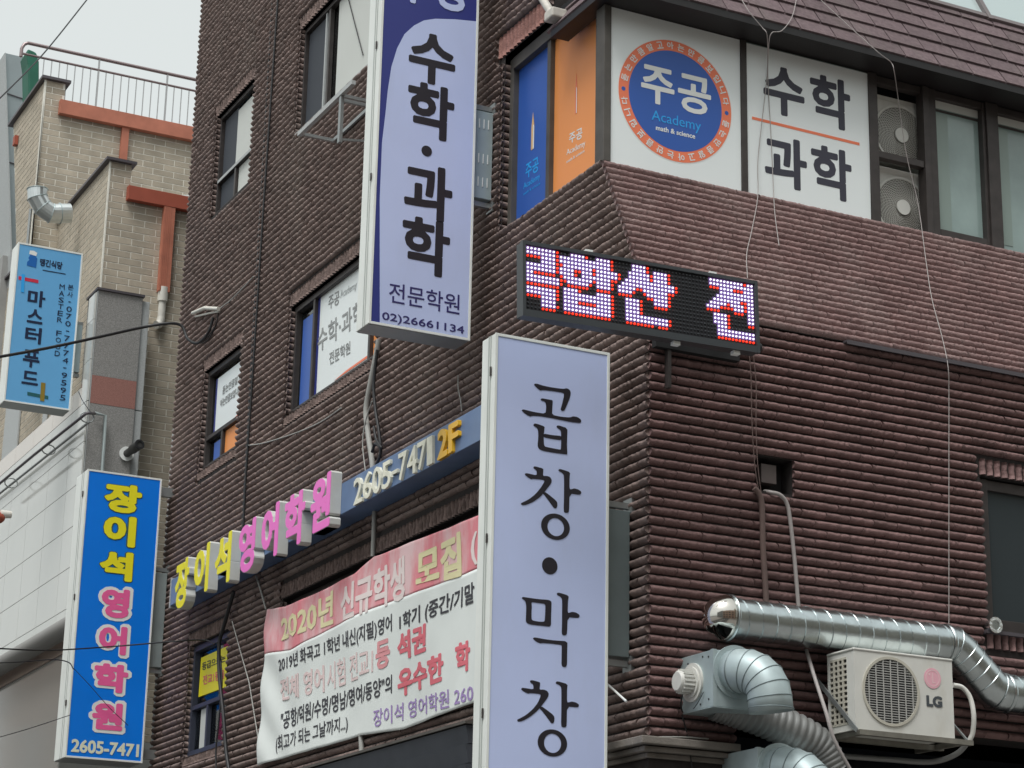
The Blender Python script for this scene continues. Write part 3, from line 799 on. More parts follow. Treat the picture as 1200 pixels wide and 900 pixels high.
# return window on the left face, blue and orange film
fr = MB()
fr.box(0.05, 0.78, 7.80, 0.12, 2.31, 7.87).box(0.05, 2.25, 7.87, 0.12, 2.31, 9.30)
fr.box(0.045, 0.78, 9.2, 0.12, 2.25, 9.30).box(0.06, 1.63, 7.87, 0.115, 1.685, 9.2).box(0.06, 0.78, 7.87, 0.115, 0.90, 9.2)
wl2 = fr.build('window', M_post, bld, bevel=0.003)
flat('x', 0.105, [(-2.255, 7.87), (-1.685, 7.87), (-1.685, 9.2), (-2.255, 9.2)], 0.004).build('film_panel', M_blue, wl2)
flat('x', 0.105, [(-1.63, 7.87), (-0.90, 7.87), (-0.90, 9.18), (-1.2, 9.2), (-1.63, 9.2)], 0.004).build('film_panel', M_orange, wl2)
def pencil(parent, tip, basep, body, w=0.028):
    # a thin drawn pencil: wooden cone and body
    (u0, v0), (u1, v1) = tip, basep
    h_ = v0 - v1
    flat('x', 0.100, [(u1 - w / 2, v1), (u1 + w / 2, v1), (u1 + w / 2, v1 + h_ * .6), (u1, v0), (u1 - w / 2, v1 + h_ * .6)], 0.001).build('pencil_print', body, parent)
    flat('x', 0.0985, [(u1 + w * .15, v1), (u1 + w / 2, v1), (u1 + w / 2, v1 + h_ * .6), (u1 + w * .15, v1 + h_ * .66)], 0.001).build('pencil_print', M_wht, parent)
q = [(-1.9912,8.7327),(-1.9898,8.4175)]; pencil(wl2, q[0], q[1], M_pencil, 0.05)
q = [(-1.2927,8.7728),(-1.274,8.4409)]; pencil(wl2, q[0], q[1], M_coral, 0.03)
for txt, q, mm in (('주공', [(-2.0986,8.2051),(-1.8733,8.1948),(-1.8849,8.3207),(-2.1035,8.3298)], M_cyan), ('Academy', [(-2.1318,8.1162),(-1.8488,8.1075),(-1.851,8.1724),(-2.1345,8.182)], M_cyan),
                   ('math & science', [(-2.1304,8.0798),(-1.8476,8.0716),(-1.8483,8.0932),(-2.1312,8.1017)], M_cyan),
                   ('주공', [(-1.3777,8.2325),(-1.1677,8.1978),(-1.1697,8.2886),(-1.3798,8.3138)], M_wht), ('Academy', [(-1.4163,8.1388),(-1.1192,8.1036),(-1.1206,8.1695),(-1.4179,8.1988)], M_wht),
                   ('math & science', [(-1.4149,8.086),(-1.1319,8.074),(-1.1324,8.0982),(-1.4155,8.1106)], M_wht)):
    word(wl2, 'lettering', txt, 'x', 0.1, q, mm, th=0.001, bold=0.0 if txt != '주공' else 0.015)
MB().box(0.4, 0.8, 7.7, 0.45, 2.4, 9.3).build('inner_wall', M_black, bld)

# ---- eaves and shingled roof
ex = -0.1; EY = 1.30
so = MB()
so.box(ex, 0.38, 9.035, 7.4, 0.80, 9.055).box(ex, 0.8005, 9.035, 0.04, EY, 9.055)
so.box(ex - 0.012, 0.368, 9.03, 7.4, 0.3795, 9.085).box(ex - 0.012, 0.38, 9.03, ex, EY, 9.085)
so.build('eave_soffit', mat('black_eave_metal', (0.018, 0.017, 0.018), 0.5), bld)
MB().box(0.0, 0.80, 9.21, 0.2, 1.47, 9.34).build('eave_backing', M_black, bld)
KR = 0.55; NR = math.hypot(1, KR)
def rs(x, s, w): return (x, 0.38 + s * KR / NR - w / NR, 9.085 + s / NR + w * KR / NR)
def rl(y, s, w): return (ex + s * KR / NR - w / NR, y, 9.085 + s / NR + w * KR / NR)
SR = 0.92
rb = MB(); rb.add([rs(ex, 0, 0), rs(7.4, 0, 0), rs(7.4, SR, 0), rs(ex + SR * KR / NR, SR, 0)], [(0, 1, 2, 3)])
rb.add([rl(EY, 0, 0), rl(0.38, 0, 0), rs(ex + SR * KR / NR, SR, 0), rl(EY, SR, 0)], [(0, 1, 2, 3)])
roof = rb.build('roof', M_shing, bld)
SW, SH = 0.325, 0.168
def shingle_mesh(w, fn0):
    m_ = MB(); t0, t1 = 0.022, 0.003; H = SH + 0.02
    P = [(-w / 2, 0, 0), (w / 2, 0, 0), (w / 2, H, 0), (-w / 2, H, 0), (-w / 2, 0, t0), (w / 2, 0, t0), (w / 2, H, t1), (-w / 2, H, t1)]
    o = Vector(fn0(0, 0, 0))
    m_.add([Vector(fn0(*p)) - o for p in P], [(0, 3, 2, 1), (4, 5, 6, 7), (0, 1, 5, 4), (1, 2, 6, 5), (2, 3, 7, 6), (3, 0, 4, 7)])
    me = m_.mesh('shingle'); me.materials.append(M_shing); return me
sm_r = shingle_mesh(SW - 0.012, rs); sm_h = shingle_mesh(SW / 2 - 0.012, rs)
for r_ in range(6):
    s_ = r_ * SH - 0.02 + 0.02
    if s_ + SH > SR + 0.1: break
    x = ex + s_ * KR / NR + (SW / 2 if r_ % 2 else 0) + SW / 2
    if r_ % 2:
        o = link('shingle', sm_h, roof); o.location = rs(x - SW * 0.75, s_, 0.002 + 0.001 * (r_ % 2))
    while x < 5.2:
        o = link('shingle', sm_r, roof); o.location = rs(x, s_, 0.002 + rnd.uniform(0, 0.002)); x += SW
sm_l = shingle_mesh(SW - 0.005, lambda a, s, w: rl(1.0 - a, s, w))
for r_ in range(5):
    s_ = r_ * SH; y = 0.38 + s_ * KR / NR + SW / 2 + (SW / 2 if r_ % 2 else 0)
    while y < EY - .1:
        o = link('shingle', sm_l, roof); o.location = rl(y, s_, 0.002); y += SW
# tinted glazing above the shingles
def rg(x, s, w): return rs(x, SR + s, w)
g = MB()
xs = (1.6, 2.72, 3.70, 4.68, 5.7)
gr = MB()
for x in xs: gr.bar(rg(x, -0.02, 0.02), rg(x, 1.6, 0.02), 0.045, 0.05, up=(0, -1, 0.6))
gr.bar(rg(1.58, 0.02, 0.02), rg(5.72, 0.02, 0.02), 0.05, 0.04, up=(0, -1, 0.6))
rw = gr.build('roof_window', mat('steel_glazing_bar', (0.22, 0.19, 0.19), 0.4, metal=0.5), bld)
for i in range(4):
    g = MB(); a, b = xs[i] + 0.02, xs[i + 1] - 0.02
    g.add([rg(a, 0.03, 0.012), rg(b, 0.03, 0.012), rg(b, 1.6, 0.012), rg(a, 1.6, 0.012), rg(a, 0.03, 0.0), rg(b, 0.03, 0.0), rg(b, 1.6, 0.0), rg(a, 1.6, 0.0)],
          [(0, 1, 2, 3), (7, 6, 5, 4), (0, 4, 5, 1), (1, 5, 6, 2), (2, 6, 7, 3), (3, 7, 4, 0)])
    g.build('pane', M_skyg, rw)
g = MB(); g.add([rs(0.3, SR, 0), rs(xs[0], SR, 0), rs(xs[0], SR + 1.6, 0), rs(1.2, SR + 1.6, 0)], [(0, 1, 2, 3)]); g.build('roof_slope', M_shing, roof)
# pale gutter end over the return window
gm = MB()
A = (-0.13,1.498,9.5199); B_ = (-0.13,1.2472,9.1976)
gm.tube([A, ((A[0] + B_[0]) / 2, (A[1] + B_[1]) / 2 + 0.02, (A[2] + B_[2]) / 2 + .02), B_], 0.035, 8)
gm.box(-0.17, B_[1] - 0.08, B_[2] - 0.05, -0.04, B_[1] + 0.06, B_[2] + 0.03)
gm.build('gutter_end', mat('aged_white_gutter', (0.55, 0.52, 0.47), 0.5, var=0.2, vscale=12), bld, bevel=0.012)
# hole and lower right window
MB().box(0.83, 0.12, 5.33, 1.12, 0.2, 5.57).build('vent_cavity', M_black, bld)
MB().box(0.90, 0.03, 5.40, 1.02, 0.11, 5.53).build('vent_louvre', mat('grey_brown_metal', (0.11, 0.09, 0.085), 0.6), bld)
lw = MB().box(2.745, 0.03, 4.57, 2.83, 0.10, 5.68).box(4.6, 0.03, 4.57, 4.69, 0.10, 5.68).box(2.82, 0.031, 4.575, 4.61, 0.099, 4.66).box(2.82, 0.031, 5.6, 4.61, 0.099, 5.675).build('window', M_dark, bld, bevel=0.003)
MB().box(2.83, 0.06, 4.66, 4.6, 0.068, 5.6).build('pane', mat('dark_slate_glass', (0.035, 0.045, 0.05), 0.25), lw)
MB().box(2.70, -0.055, 4.535, 4.72, 0.029, 4.56).build('sill', M_cop, lw)
# movement joint with a black cable in the left wall
MB().box(-0.024, 7.945, 6.55, -0.001, 7.975, 14.5).build('movement_joint', M_cable, bld)

# ------------------------------------------------------------------ projecting signs
def sign_box(root, x0, x1, y0, y1, z0, z1, face_m, side_m=None, seams=True, soffit=True, lip=0.018):
    """light box: case, printed face on its -Y side, plain face at the back"""
    side_m = side_m or M_white
    b = MB().box(x0, y0 + 0.004, z0, x1, y1 - 0.004, z1)
    case = b.build('case', side_m, root, bevel=0.004)
    fr = MB()
    fr.box(x0 - 0.002, y0 - 0.006, z0 - 0.002, x0 + lip, y0 + 0.004, z1 + 0.002).box(x1 - lip, y0 - 0.006, z0 - 0.002, x1 + 0.002, y0 + 0.004, z1 + 0.002)
    fr.box(x0 + lip, y0 - 0.006, z0 - 0.002, x1 - lip, y0 + 0.004, z0 + lip).box(x0 + lip, y0 - 0.006, z1 - lip, x1 - lip, y0 + 0.004, z1 + 0.002)
    fr.build('face_frame', side_m, root, bevel=0.002)
    MB().box(x0 + lip, y0 - 0.001, z0 + lip, x1 - lip, y0 + 0.004, z1 - lip).build('face', face_m, root)
    if seams:
        s_ = MB()
        for t in (0.28, 0.42): s_.box(x0 - 0.004, y0 + (y1 - y0) * t, z0, x0 + 0.0, y0 + (y1 - y0) * t + 0.012, z1)
        s_.each('side_trim', mat('pale_trim_grey', (0.42, 0.45, 0.43), 0.5), root)  # seam strips in a plain pale grey
        l_ = MB()
        zz = z1 - 0.25
        while zz > z0 + 0.1: l_.box(x0 - 0.012, y0 + (y1 - y0) * .2, zz - 0.03, x0 - 0.004, y0 + (y1 - y0) * .27, zz + 0.03); zz -= 1.12
        l_.each('latch', M_dark, root)
    if soffit: MB().box(x0 + 0.01, y0 + 0.006, z0 - 0.006, x1 - 0.01, y1 - 0.01, z0).build('bottom_panel', M_soffit, root)
    return case
def mount(root, x0, z0, z1, y0, y1, m, x1=0.0):
    """sheet-metal box and brackets between the sign and the wall"""
    MB().box(x0 - 0.05, y0, z0, x1 - 0.03, y1, z1).build('mounting_box', m, root, bevel=0.004)
    for zz in (z0 - 0.04, z1 + 0.04):
        MB().box(x0 - 0.03, y0 + .02, zz - 0.02, x1 - 0.0, y0 + .055, zz + 0.02).box(x1 - 0.03, y0 - 0.02, zz - 0.05, x1 - 0.0, y0 + .09, zz + 0.05).build('wall_bracket', M_soffit, root)

# --- tall maths-academy sign
su = thing('projecting_sign', 'tall lavender light box sign reading 수학·과학 with navy edge, upper middle', 'sign', (-0.64, 2.5, 6.9), 'projecting shop signs on the brown building')
SX0, SX1, SY = -1.06, -0.215, 2.38
sign_box(su, SX0, SX1, SY, SY + 0.25, 6.9, 10.6, M_navy)
q = [(-0.9695,6.9052),(-1.0109,7.9142),(-1.0111,8.3883),(-0.9921,8.6326),(-0.9806,8.8288),(-0.9574,9.0414),(-0.9152,9.2109),(-0.8566,9.3485),(-0.7785,9.4419),(-0.6939,9.5074),(-0.5954,9.5464),(-0.4205,9.584),(-0.2258,9.6113)]
poly = [(q[0][0] - 0.0, 6.92)] + [(u, v) for u, v in q[1:] if u < SX1 - 0.05] + [(SX1 - 0.019, q[-1][1]), (SX1 - 0.019, 6.92)]
flat('y', SY - 0.001, poly, 0.0015).build('face_film', M_lav, su)
O1 = SY - 0.003
for ch, bx in (('수', (-0.8131,8.969,-0.4083,9.4059)),
               ('학', (-0.8083,8.5069,-0.4057,8.9702)),
               ('과', (-0.8101,7.8235,-0.4005,8.2805)),
               ('학', (-0.8132,7.3691,-0.4074,7.832))):
    word(su, 'letter', ch, 'y', O1, bx, M_ink, th=0.002, bold=0.031)
c_ = (-0.6316,2.377,8.3938); MB().disc((c_[0], O1, c_[2]), (0, -1, 0), 0.045, 24, th=0.002).build('letter', M_ink, su)
word(su, 'lettering', '전문학원', 'y', O1, (-0.904,7.0931,-0.3097,7.2571), mat('indigo_ink', (0.035, 0.03, 0.14), 0.4), th=0.002, bold=0.004)
word(su, 'lettering', '02)26661134', 'y', O1, (-0.9538,6.9288,-0.2655,7.0081), mat('indigo_ink', (0, 0, 0)), th=0.002, bold=0.012)
word(su, 'lettering', '주', 'y', O1, (-0.933,9.634,-0.657,9.9768), M_lav, th=0.002, bold=0.04)
word(su, 'lettering', '공', 'y', O1, (-0.6042,9.6494,-0.3085,10.0124), M_lav, th=0.002, bold=0.04)
mt = mat('translucent_grey_cover', (0.36, 0.44, 0.46), 0.35, metal=0.2, var=0.08)
mount(su, SX1, 8.12, 8.87, SY + 0.06, SY + 0.19, mt)
sl_ = MB()
for zz in (8.72, 8.42, 8.22):
    for xx in (-0.155, -0.115, -0.075): sl_.box(xx, SY + 0.055, zz, xx + 0.007, SY + 0.06, zz + 0.08)
sl_.each('vent_slot', M_wht, su)

# --- gopchang makchang sign
go = thing('projecting_sign', 'lavender light box sign reading 곱창·막창 in black brush letters, lower middle', 'sign', (-0.65, 0.24, 2.9), 'projecting shop signs on the brown building')
GX0, GX1, GY = -1.082, -0.228, 0.14
sign_box(go, GX0, GX1, GY, GY + 0.2, 2.9, 6.165, M_lav, soffit=False)
G9 = 0.137
def strokes(root, polys):
    for p in polys: flat('y', GY - 0.0015, p, 0.002).build('letter', M_ink, root)
def smooth_poly(p, it=2):
    for _ in range(it):
        q = []
        for i in range(len(p)):
            a, b = p[i], p[(i + 1) % len(p)]
            q.append((a[0] * .8 + b[0] * .2, a[1] * .8 + b[1] * .2)); q.append((a[0] * .2 + b[0] * .8, a[1] * .2 + b[1] * .8))
        p = q
    return p
def brush(root, polys, name='letter'):
    for p in polys:
        flat('y', GY - 0.0015, smooth_poly(p, 1), 0.002).build(name, M_ink, root)
def ring2(root, outer, inner):
    o_, i_ = smooth_poly(outer, 2), smooth_poly(inner, 2); n = len(o_)
    m_ = MB(); yy = GY - 0.0035
    m_.add([to3('y', yy, *p) for p in o_] + [to3('y', yy, *p) for p in i_], [(k, (k + 1) % n, n + (k + 1) % n, n + k) for k in range(n)])
    m_.build('letter', M_ink, root)
brush(go, [
    [(-0.7946,5.8542),(-0.7891,5.8629),(-0.7737,5.8653),(-0.7258,5.8585),(-0.6551,5.8564),(-0.5736,5.86),(-0.556,5.868),(-0.536,5.8659),(-0.523,5.8528),(-0.5199,5.8368),(-0.5301,5.7959),(-0.5507,5.7469),(-0.5645,5.7154),(-0.575,5.7086),(-0.5892,5.7084),(-0.5935,5.7175),(-0.5828,5.7551),(-0.5708,5.8093),(-0.5711,5.8302),(-0.5839,5.8335),(-0.6477,5.8334),(-0.7112,5.8313),(-0.7337,5.8278),(-0.7462,5.8226),(-0.7711,5.8357)],
    [(-0.8816,5.6642),(-0.8748,5.673),(-0.8553,5.6733),(-0.7924,5.6679),(-0.7049,5.6682),(-0.7008,5.7175),(-0.7062,5.746),(-0.7169,5.7528),(-0.7415,5.7556),(-0.7438,5.7643),(-0.7327,5.7712),(-0.7031,5.7706),(-0.6573,5.7698),(-0.6536,5.7638),(-0.6564,5.7178),(-0.6577,5.6688),(-0.5885,5.6655),(-0.5248,5.6705),(-0.5001,5.6826),(-0.4681,5.6822),(-0.4408,5.6686),(-0.4392,5.6526),(-0.4519,5.6441),(-0.5173,5.6409),(-0.6023,5.6445),(-0.6729,5.647),(-0.7501,5.6465),(-0.8024,5.6412),(-0.8162,5.634),(-0.8477,5.6422)],
    [(-0.7936,5.5805),(-0.7854,5.5908),(-0.7665,5.591),(-0.7104,5.5812),(-0.7135,5.56),(-0.7169,5.5143),(-0.7146,5.4631),(-0.708,5.4461),(-0.6905,5.4434),(-0.5957,5.4402),(-0.588,5.4426),(-0.586,5.4946),(-0.5883,5.559),(-0.5928,5.5745),(-0.6191,5.5869),(-0.6228,5.5961),(-0.6123,5.6047),(-0.5415,5.5944),(-0.5429,5.5397),(-0.5434,5.4748),(-0.5397,5.4172),(-0.5496,5.4145),(-0.648,5.4135),(-0.718,5.4144),(-0.7495,5.4228),(-0.7603,5.4437),(-0.7558,5.5022),(-0.7581,5.547),(-0.7682,5.5649),(-0.7906,5.5732)],
    [(-0.72,5.532),(-0.6499,5.5306),(-0.5838,5.535),(-0.5833,5.5066),(-0.6495,5.5048),(-0.7196,5.5075)],
    [(-0.8507,5.2382),(-0.8433,5.2468),(-0.8295,5.2474),(-0.7622,5.242),(-0.7627,5.2706),(-0.7712,5.2809),(-0.7866,5.2864),(-0.7868,5.2979),(-0.7751,5.3021),(-0.7159,5.295),(-0.7156,5.2803),(-0.7185,5.2461),(-0.6872,5.2491),(-0.6662,5.2456),(-0.652,5.2283),(-0.6551,5.2056),(-0.6994,5.1455),(-0.7333,5.103),(-0.7879,5.061),(-0.8356,5.0358),(-0.863,5.0304),(-0.8734,5.0353),(-0.8715,5.0437),(-0.8565,5.052),(-0.8157,5.0763),(-0.7682,5.1174),(-0.7276,5.1704),(-0.704,5.2117),(-0.7111,5.2203),(-0.7908,5.2171),(-0.8011,5.2106),(-0.8325,5.2241)],
    [(-0.7164,5.1274),(-0.7028,5.1419),(-0.6642,5.1216),(-0.622,5.0954),(-0.6092,5.0812),(-0.6088,5.0559),(-0.6176,5.0408),(-0.6315,5.0402),(-0.6422,5.0515),(-0.6705,5.0827),(-0.6988,5.1139)],
    [(-0.6041,5.3001),(-0.5973,5.3088),(-0.5797,5.3086),(-0.5169,5.298),(-0.5221,5.2652),(-0.521,5.1821),(-0.5007,5.1861),(-0.4867,5.1931),(-0.4549,5.1897),(-0.4336,5.1778),(-0.4334,5.165),(-0.4439,5.1553),(-0.5206,5.1534),(-0.5218,5.0354),(-0.53,5.0229),(-0.551,5.0202),(-0.5609,5.0272),(-0.5598,5.145),(-0.5613,5.2535),(-0.5652,5.2754),(-0.5794,5.2882),(-0.6005,5.293)],
    [(-0.6033,4.4785),(-0.5972,4.4866),(-0.5814,4.4871),(-0.5155,4.4758),(-0.522,4.4391),(-0.523,4.3617),(-0.5058,4.3666),(-0.4899,4.3732),(-0.4587,4.3704),(-0.4364,4.3585),(-0.4362,4.3462),(-0.4479,4.3369),(-0.5226,4.3351),(-0.5259,4.2289),(-0.534,4.2158),(-0.5532,4.2138),(-0.5637,4.2219),(-0.5627,4.2988),(-0.5634,4.4346),(-0.5671,4.4528),(-0.5811,4.4648),(-0.6011,4.4707)],
    [(-0.7709,4.1702),(-0.7629,4.1783),(-0.7473,4.1793),(-0.6826,4.1749),(-0.6143,4.1739),(-0.5218,4.179),(-0.5231,4.125),(-0.5231,4.0273),(-0.5311,4.0119),(-0.5503,4.0101),(-0.5627,4.0204),(-0.5623,4.0844),(-0.5619,4.1456),(-0.5695,4.1509),(-0.6345,4.1517),(-0.704,4.1496),(-0.7161,4.1447),(-0.7468,4.1538)],
    [(-0.8485,3.841),(-0.8406,3.8501),(-0.8252,3.8509),(-0.7593,3.8467),(-0.7611,3.8718),(-0.7681,3.8832),(-0.7844,3.8901),(-0.7846,3.9009),(-0.7726,3.9056),(-0.715,3.8971),(-0.7135,3.8852),(-0.7176,3.8487),(-0.6872,3.8533),(-0.6621,3.8459),(-0.651,3.8307),(-0.6547,3.8093),(-0.6989,3.7514),(-0.7286,3.7159),(-0.7815,3.6725),(-0.831,3.6433),(-0.8575,3.6352),(-0.8709,3.64),(-0.8691,3.6484),(-0.8546,3.6556),(-0.8084,3.6821),(-0.7623,3.7219),(-0.7262,3.7669),(-0.7068,3.8136),(-0.7137,3.8232),(-0.7844,3.8228),(-0.7964,3.817),(-0.8281,3.8285)],
    [(-0.7168,3.733),(-0.7009,3.7464),(-0.6614,3.7247),(-0.6204,3.7013),(-0.6079,3.6844),(-0.6095,3.6573),(-0.6182,3.6458),(-0.6317,3.6465),(-0.6434,3.6604),(-0.6709,3.6909),(-0.6984,3.7185)],
    [(-0.6019,3.9058),(-0.5952,3.9136),(-0.5796,3.9139),(-0.5166,3.9033),(-0.5209,3.8696),(-0.5198,3.7864),(-0.5027,3.7891),(-0.4857,3.7954),(-0.4549,3.7921),(-0.4342,3.7807),(-0.434,3.7686),(-0.4442,3.7617),(-0.5194,3.7611),(-0.5198,3.6409),(-0.5277,3.6283),(-0.5481,3.6266),(-0.5597,3.6346),(-0.5588,3.7516),(-0.5604,3.86),(-0.5634,3.8809),(-0.5772,3.8935),(-0.5998,3.8987)],
])
ring2(go, [(-0.8561,4.4208),(-0.8495,4.4313),(-0.8237,4.4305),(-0.742,4.4285),(-0.6407,4.4334),(-0.6413,4.3828),(-0.643,4.321),(-0.642,4.2585),(-0.698,4.26),(-0.7864,4.2581),(-0.8238,4.2682),(-0.8227,4.3142),(-0.8226,4.3754),(-0.83,4.4083)],
      [(-0.7857,4.4003),(-0.779,4.4047),(-0.762,4.4047),(-0.7279,4.4041),(-0.6868,4.4037),(-0.685,4.378),(-0.6858,4.3411),(-0.6883,4.2886),(-0.7053,4.285),(-0.7325,4.2834),(-0.7733,4.2858),(-0.783,4.2951),(-0.7839,4.3428),(-0.7818,4.3737)])
def oval(ax_, c, rx, rz, n=32, tilt=0.0):
    return [(c[0] + rx * math.cos(2 * math.pi * k / n), c[1] + rz * math.sin(2 * math.pi * k / n) + tilt * rx * math.cos(2 * math.pi * k / n)) for k in range(n)]
for bo, bi in (((-0.7259,4.8315,-0.5146,5.0053), (-0.6791,4.8562,-0.5573,4.976)),
               ((-0.7251,3.4369,-0.5147,3.607), (-0.6799,3.4593,-0.5585,3.5807))):
    oo = oval('y', ((bo[0] + bo[2]) / 2, (bo[1] + bo[3]) / 2), (bo[2] - bo[0]) / 2, (bo[3] - bo[1]) / 2)
    ii = oval('y', ((bi[0] + bi[2]) / 2, (bi[1] + bi[3]) / 2), (bi[2] - bi[0]) / 2, (bi[3] - bi[1]) / 2)
    ring2(go, oo, ii)
c_ = (-0.6574,0.137,4.6556); MB().disc((c_[0], GY - 0.0015, c_[2]), (0, -1, 0), 0.056, 28, th=0.002).build('letter', M_ink, go)
mount(go, GX1, 4.13, 5.11, GY + 0.06, GY + 0.17, mat('grey_green_cover', (0.17, 0.21, 0.215), 0.4, metal=0.2, var=0.1))
MB().tube([(-0.1356,0.3,3.9593), (-0.1536,0.02,3.8094)], 0.008, 6).build('stay_rod', M_wht, go)

# --- blue English-academy sign
bl = thing('projecting_sign', 'bright blue light box sign reading 장이석 영어학원 down its face, lower left', 'sign', (-0.6, 10.4, 4.5), 'projecting shop signs on the brown building')
BX0, BX1, BY = -1.015, -0.19, 10.17
sign_box(bl, BX0, BX1, BY, BY + 0.42, 4.5, 7.56, M_cob)
B3 = BY - 0.003
for ch, bx in (('장', (-0.8086,7.1297,-0.4001,7.4472)),
               ('이', (-0.7937,6.7655,-0.4384,7.0991)),
               ('석', (-0.8049,6.3918,-0.4447,6.708))):
    word(bl, 'letter_edge', ch, 'y', B3, (bx[0] - .008, bx[1] - .008, bx[2] + .008, bx[3] + .008), mat('dark_green_outline', (0.05, 0.12, 0.10), 0.4), th=0.001, bold=0.085)
    word(bl, 'letter', ch, 'y', B3 - 0.002, bx, M_yel, th=0.002, bold=0.055)
for ch, bx in (('영', (-0.7949,5.9574,-0.4163,6.3394)),
               ('어', (-0.7922,5.5714,-0.4146,5.9399)),
               ('학', (-0.8127,5.1701,-0.371,5.5366)),
               ('원', (-0.8014,4.7776,-0.3961,5.1299))):
    word(bl, 'letter_edge', ch, 'y', B3, bx, M_wht, th=0.001, bold=0.105)
    word(bl, 'letter', ch, 'y', B3 - 0.002, (bx[0] + .038, bx[1] + .034, bx[2] - .038, bx[3] - .034), M_pink, th=0.002, bold=0.055)
word(bl, 'lettering', '2605-7471', 'y', B3, (-0.957,4.557,-0.2354,4.6921), mat('pale_yellow_ink', (0.78, 0.80, 0.62), 0.4), th=0.002, bold=0.035)
mount(bl, BX1, 5.53, 6.55, BY + 0.08, BY + 0.2, M_grey)
for zz in (4.56, 7.4): MB().box(BX1 + .002, BY + 0.1, zz, 0.0, BY + 0.16, zz + 0.1).build('wall_bracket', M_soffit, bl)

# --- light blue restaurant sign on the tan building
lb = thing('projecting_sign', 'light blue tilted-looking box sign reading 마스터푸드, upper left edge', 'sign', (-1.17, 12.2, 8.7))
LY = 12.0
LX0, LX1 = -1.56, -0.785
lb['label'] = 'light blue light box sign reading 마스터푸드 on the tiled wall, upper left'; lb['category'] = 'sign'
sign_box(lb, LX0, LX1, LY, LY + 0.28, 8.715, 10.655, M_sky, seams=False)
L3 = LY - 0.003
M_nv = mat('dark_navy_ink', (0.01, 0.02, 0.06), 0.4)
for ch, bx in (('마', (-1.3936,9.9046,-1.1851,10.1044)), ('스', (-1.3798,9.6972,-1.197,9.8696)),
               ('터', (-1.3844,9.4518,-1.1934,9.6507)), ('푸', (-1.3852,9.1604,-1.1894,9.3689)),
               ('드', (-1.377,8.9524,-1.1853,9.1125))):
    word(lb, 'letter', ch, 'y', L3, bx, M_nv, th=0.002, bold=0.03)
def column_text(root, txt, p0, p1, size, m, y, bold=0.02):
    mbx = MB(); n = len(txt)
    for i, ch in enumerate(txt):
        if ch == ' ': continue
        t = i / (n - 1); cx_, cz_ = p0[0] * (1 - t) + p1[0] * t, p0[2] * (1 - t) + p1[2] * t
        sx = size; sz = size
        if ch in '-·': sx, sz = size * .55, size * .16
        letters(mbx, ch, lambda s, t_, d: (cx_ + (s - .5) * sx, y - d, cz_ + (t_ - .5) * sz), 0.002, bold, 2)
    mbx.build('lettering', m, root)
column_text(lb, 'MASTER FOOD', (-1.0004,11.997,10.2016), (-0.9894,11.997,9.3781), 0.062, M_nv, L3, 0.0)
column_text(lb, '본사·070-7774-9595', (-0.8987,11.997,10.2124), (-0.8826,11.997,8.8563), 0.066, M_nv, L3, 0.0)
def strip(root, a, b, c_, d_, m, n='emblem_bar', o=0.0):
    q = [(p[0], p[2]) for p in (a, b, c_, d_)]; flat('y', L3 - o, q, 0.001).build(n, m, root)
strip(lb, (-1.5188,11.997,10.1984), (-1.283,11.997,10.1933), (-1.2865,11.997,10.2351), (-1.5224,11.997,10.24), mat('crimson_ink', (0.6, 0.03, 0.07), 0.4))
strip(lb, (-1.4779,11.997,10.0526), (-1.4423,11.997,10.0484), (-1.4494,11.997,10.2692), (-1.488,11.997,10.2728), M_cyan, o=0.002)
strip(lb, (-1.2961,11.997,8.8235), (-1.05,11.997,8.8099), (-1.0534,11.997,8.8507), (-1.2996,11.997,8.864), mat('dark_teal_ink', (0.02, 0.12, 0.13), 0.4))
strip(lb, (-1.1446,11.997,8.78), (-1.0944,11.997,8.7774), (-1.098,11.997,8.9987), (-1.1513,11.997,9.0006), mat('olive_gold_ink', (0.28, 0.20, 0.03), 0.4), o=0.002)
word(lb, 'lettering', '땡긴식당', 'y', L3, (-1.2873,10.4121,-1.0191,10.5051), M_nv, th=0.002, bold=0.03)
MB().box(*[(-1.2471,11.997,10.37)[0], L3 - .001, (-1.2463,11.997,10.3595)[2], (-0.9709,11.997,10.3671)[0], L3, (-1.2471,11.997,10.37)[2]]).build('emblem_bar', M_nv, lb)
e0 = (-1.377,11.997,10.4633)
flat('y', L3, [(e0[0] + a, e0[2] + b) for a, b in ((-.06, -.075), (.05, -.085), (.055, .03), (.03, .06), (-.03, .065), (-.05, .02), (-.035, 0.0), (-.06, -.03))], 0.001).build('emblem', mat('royal_blue_ink', (0.01, 0.13, 0.45), 0.4), lb)
flat('y', L3, [(e0[0] + a, e0[2] + b) for a, b in ((-.045, .07), (.04, .06), (.05, .10), (.01, .12), (-.04, .115))], 0.001).build('emblem', M_wht, lb)
MB().box(LX1 + 0.02, LY + 0.09, 9.22, -0.69, LY + 0.2, 9.80).build('mounting_box', mt, lb, bevel=0.004)
for zz in (9.19, 9.83): MB().box(LX1 - 0.01, LY + 0.12, zz - 0.02, -0.681, LY + 0.17, zz + 0.02).build('wall_bracket', M_soffit, lb)

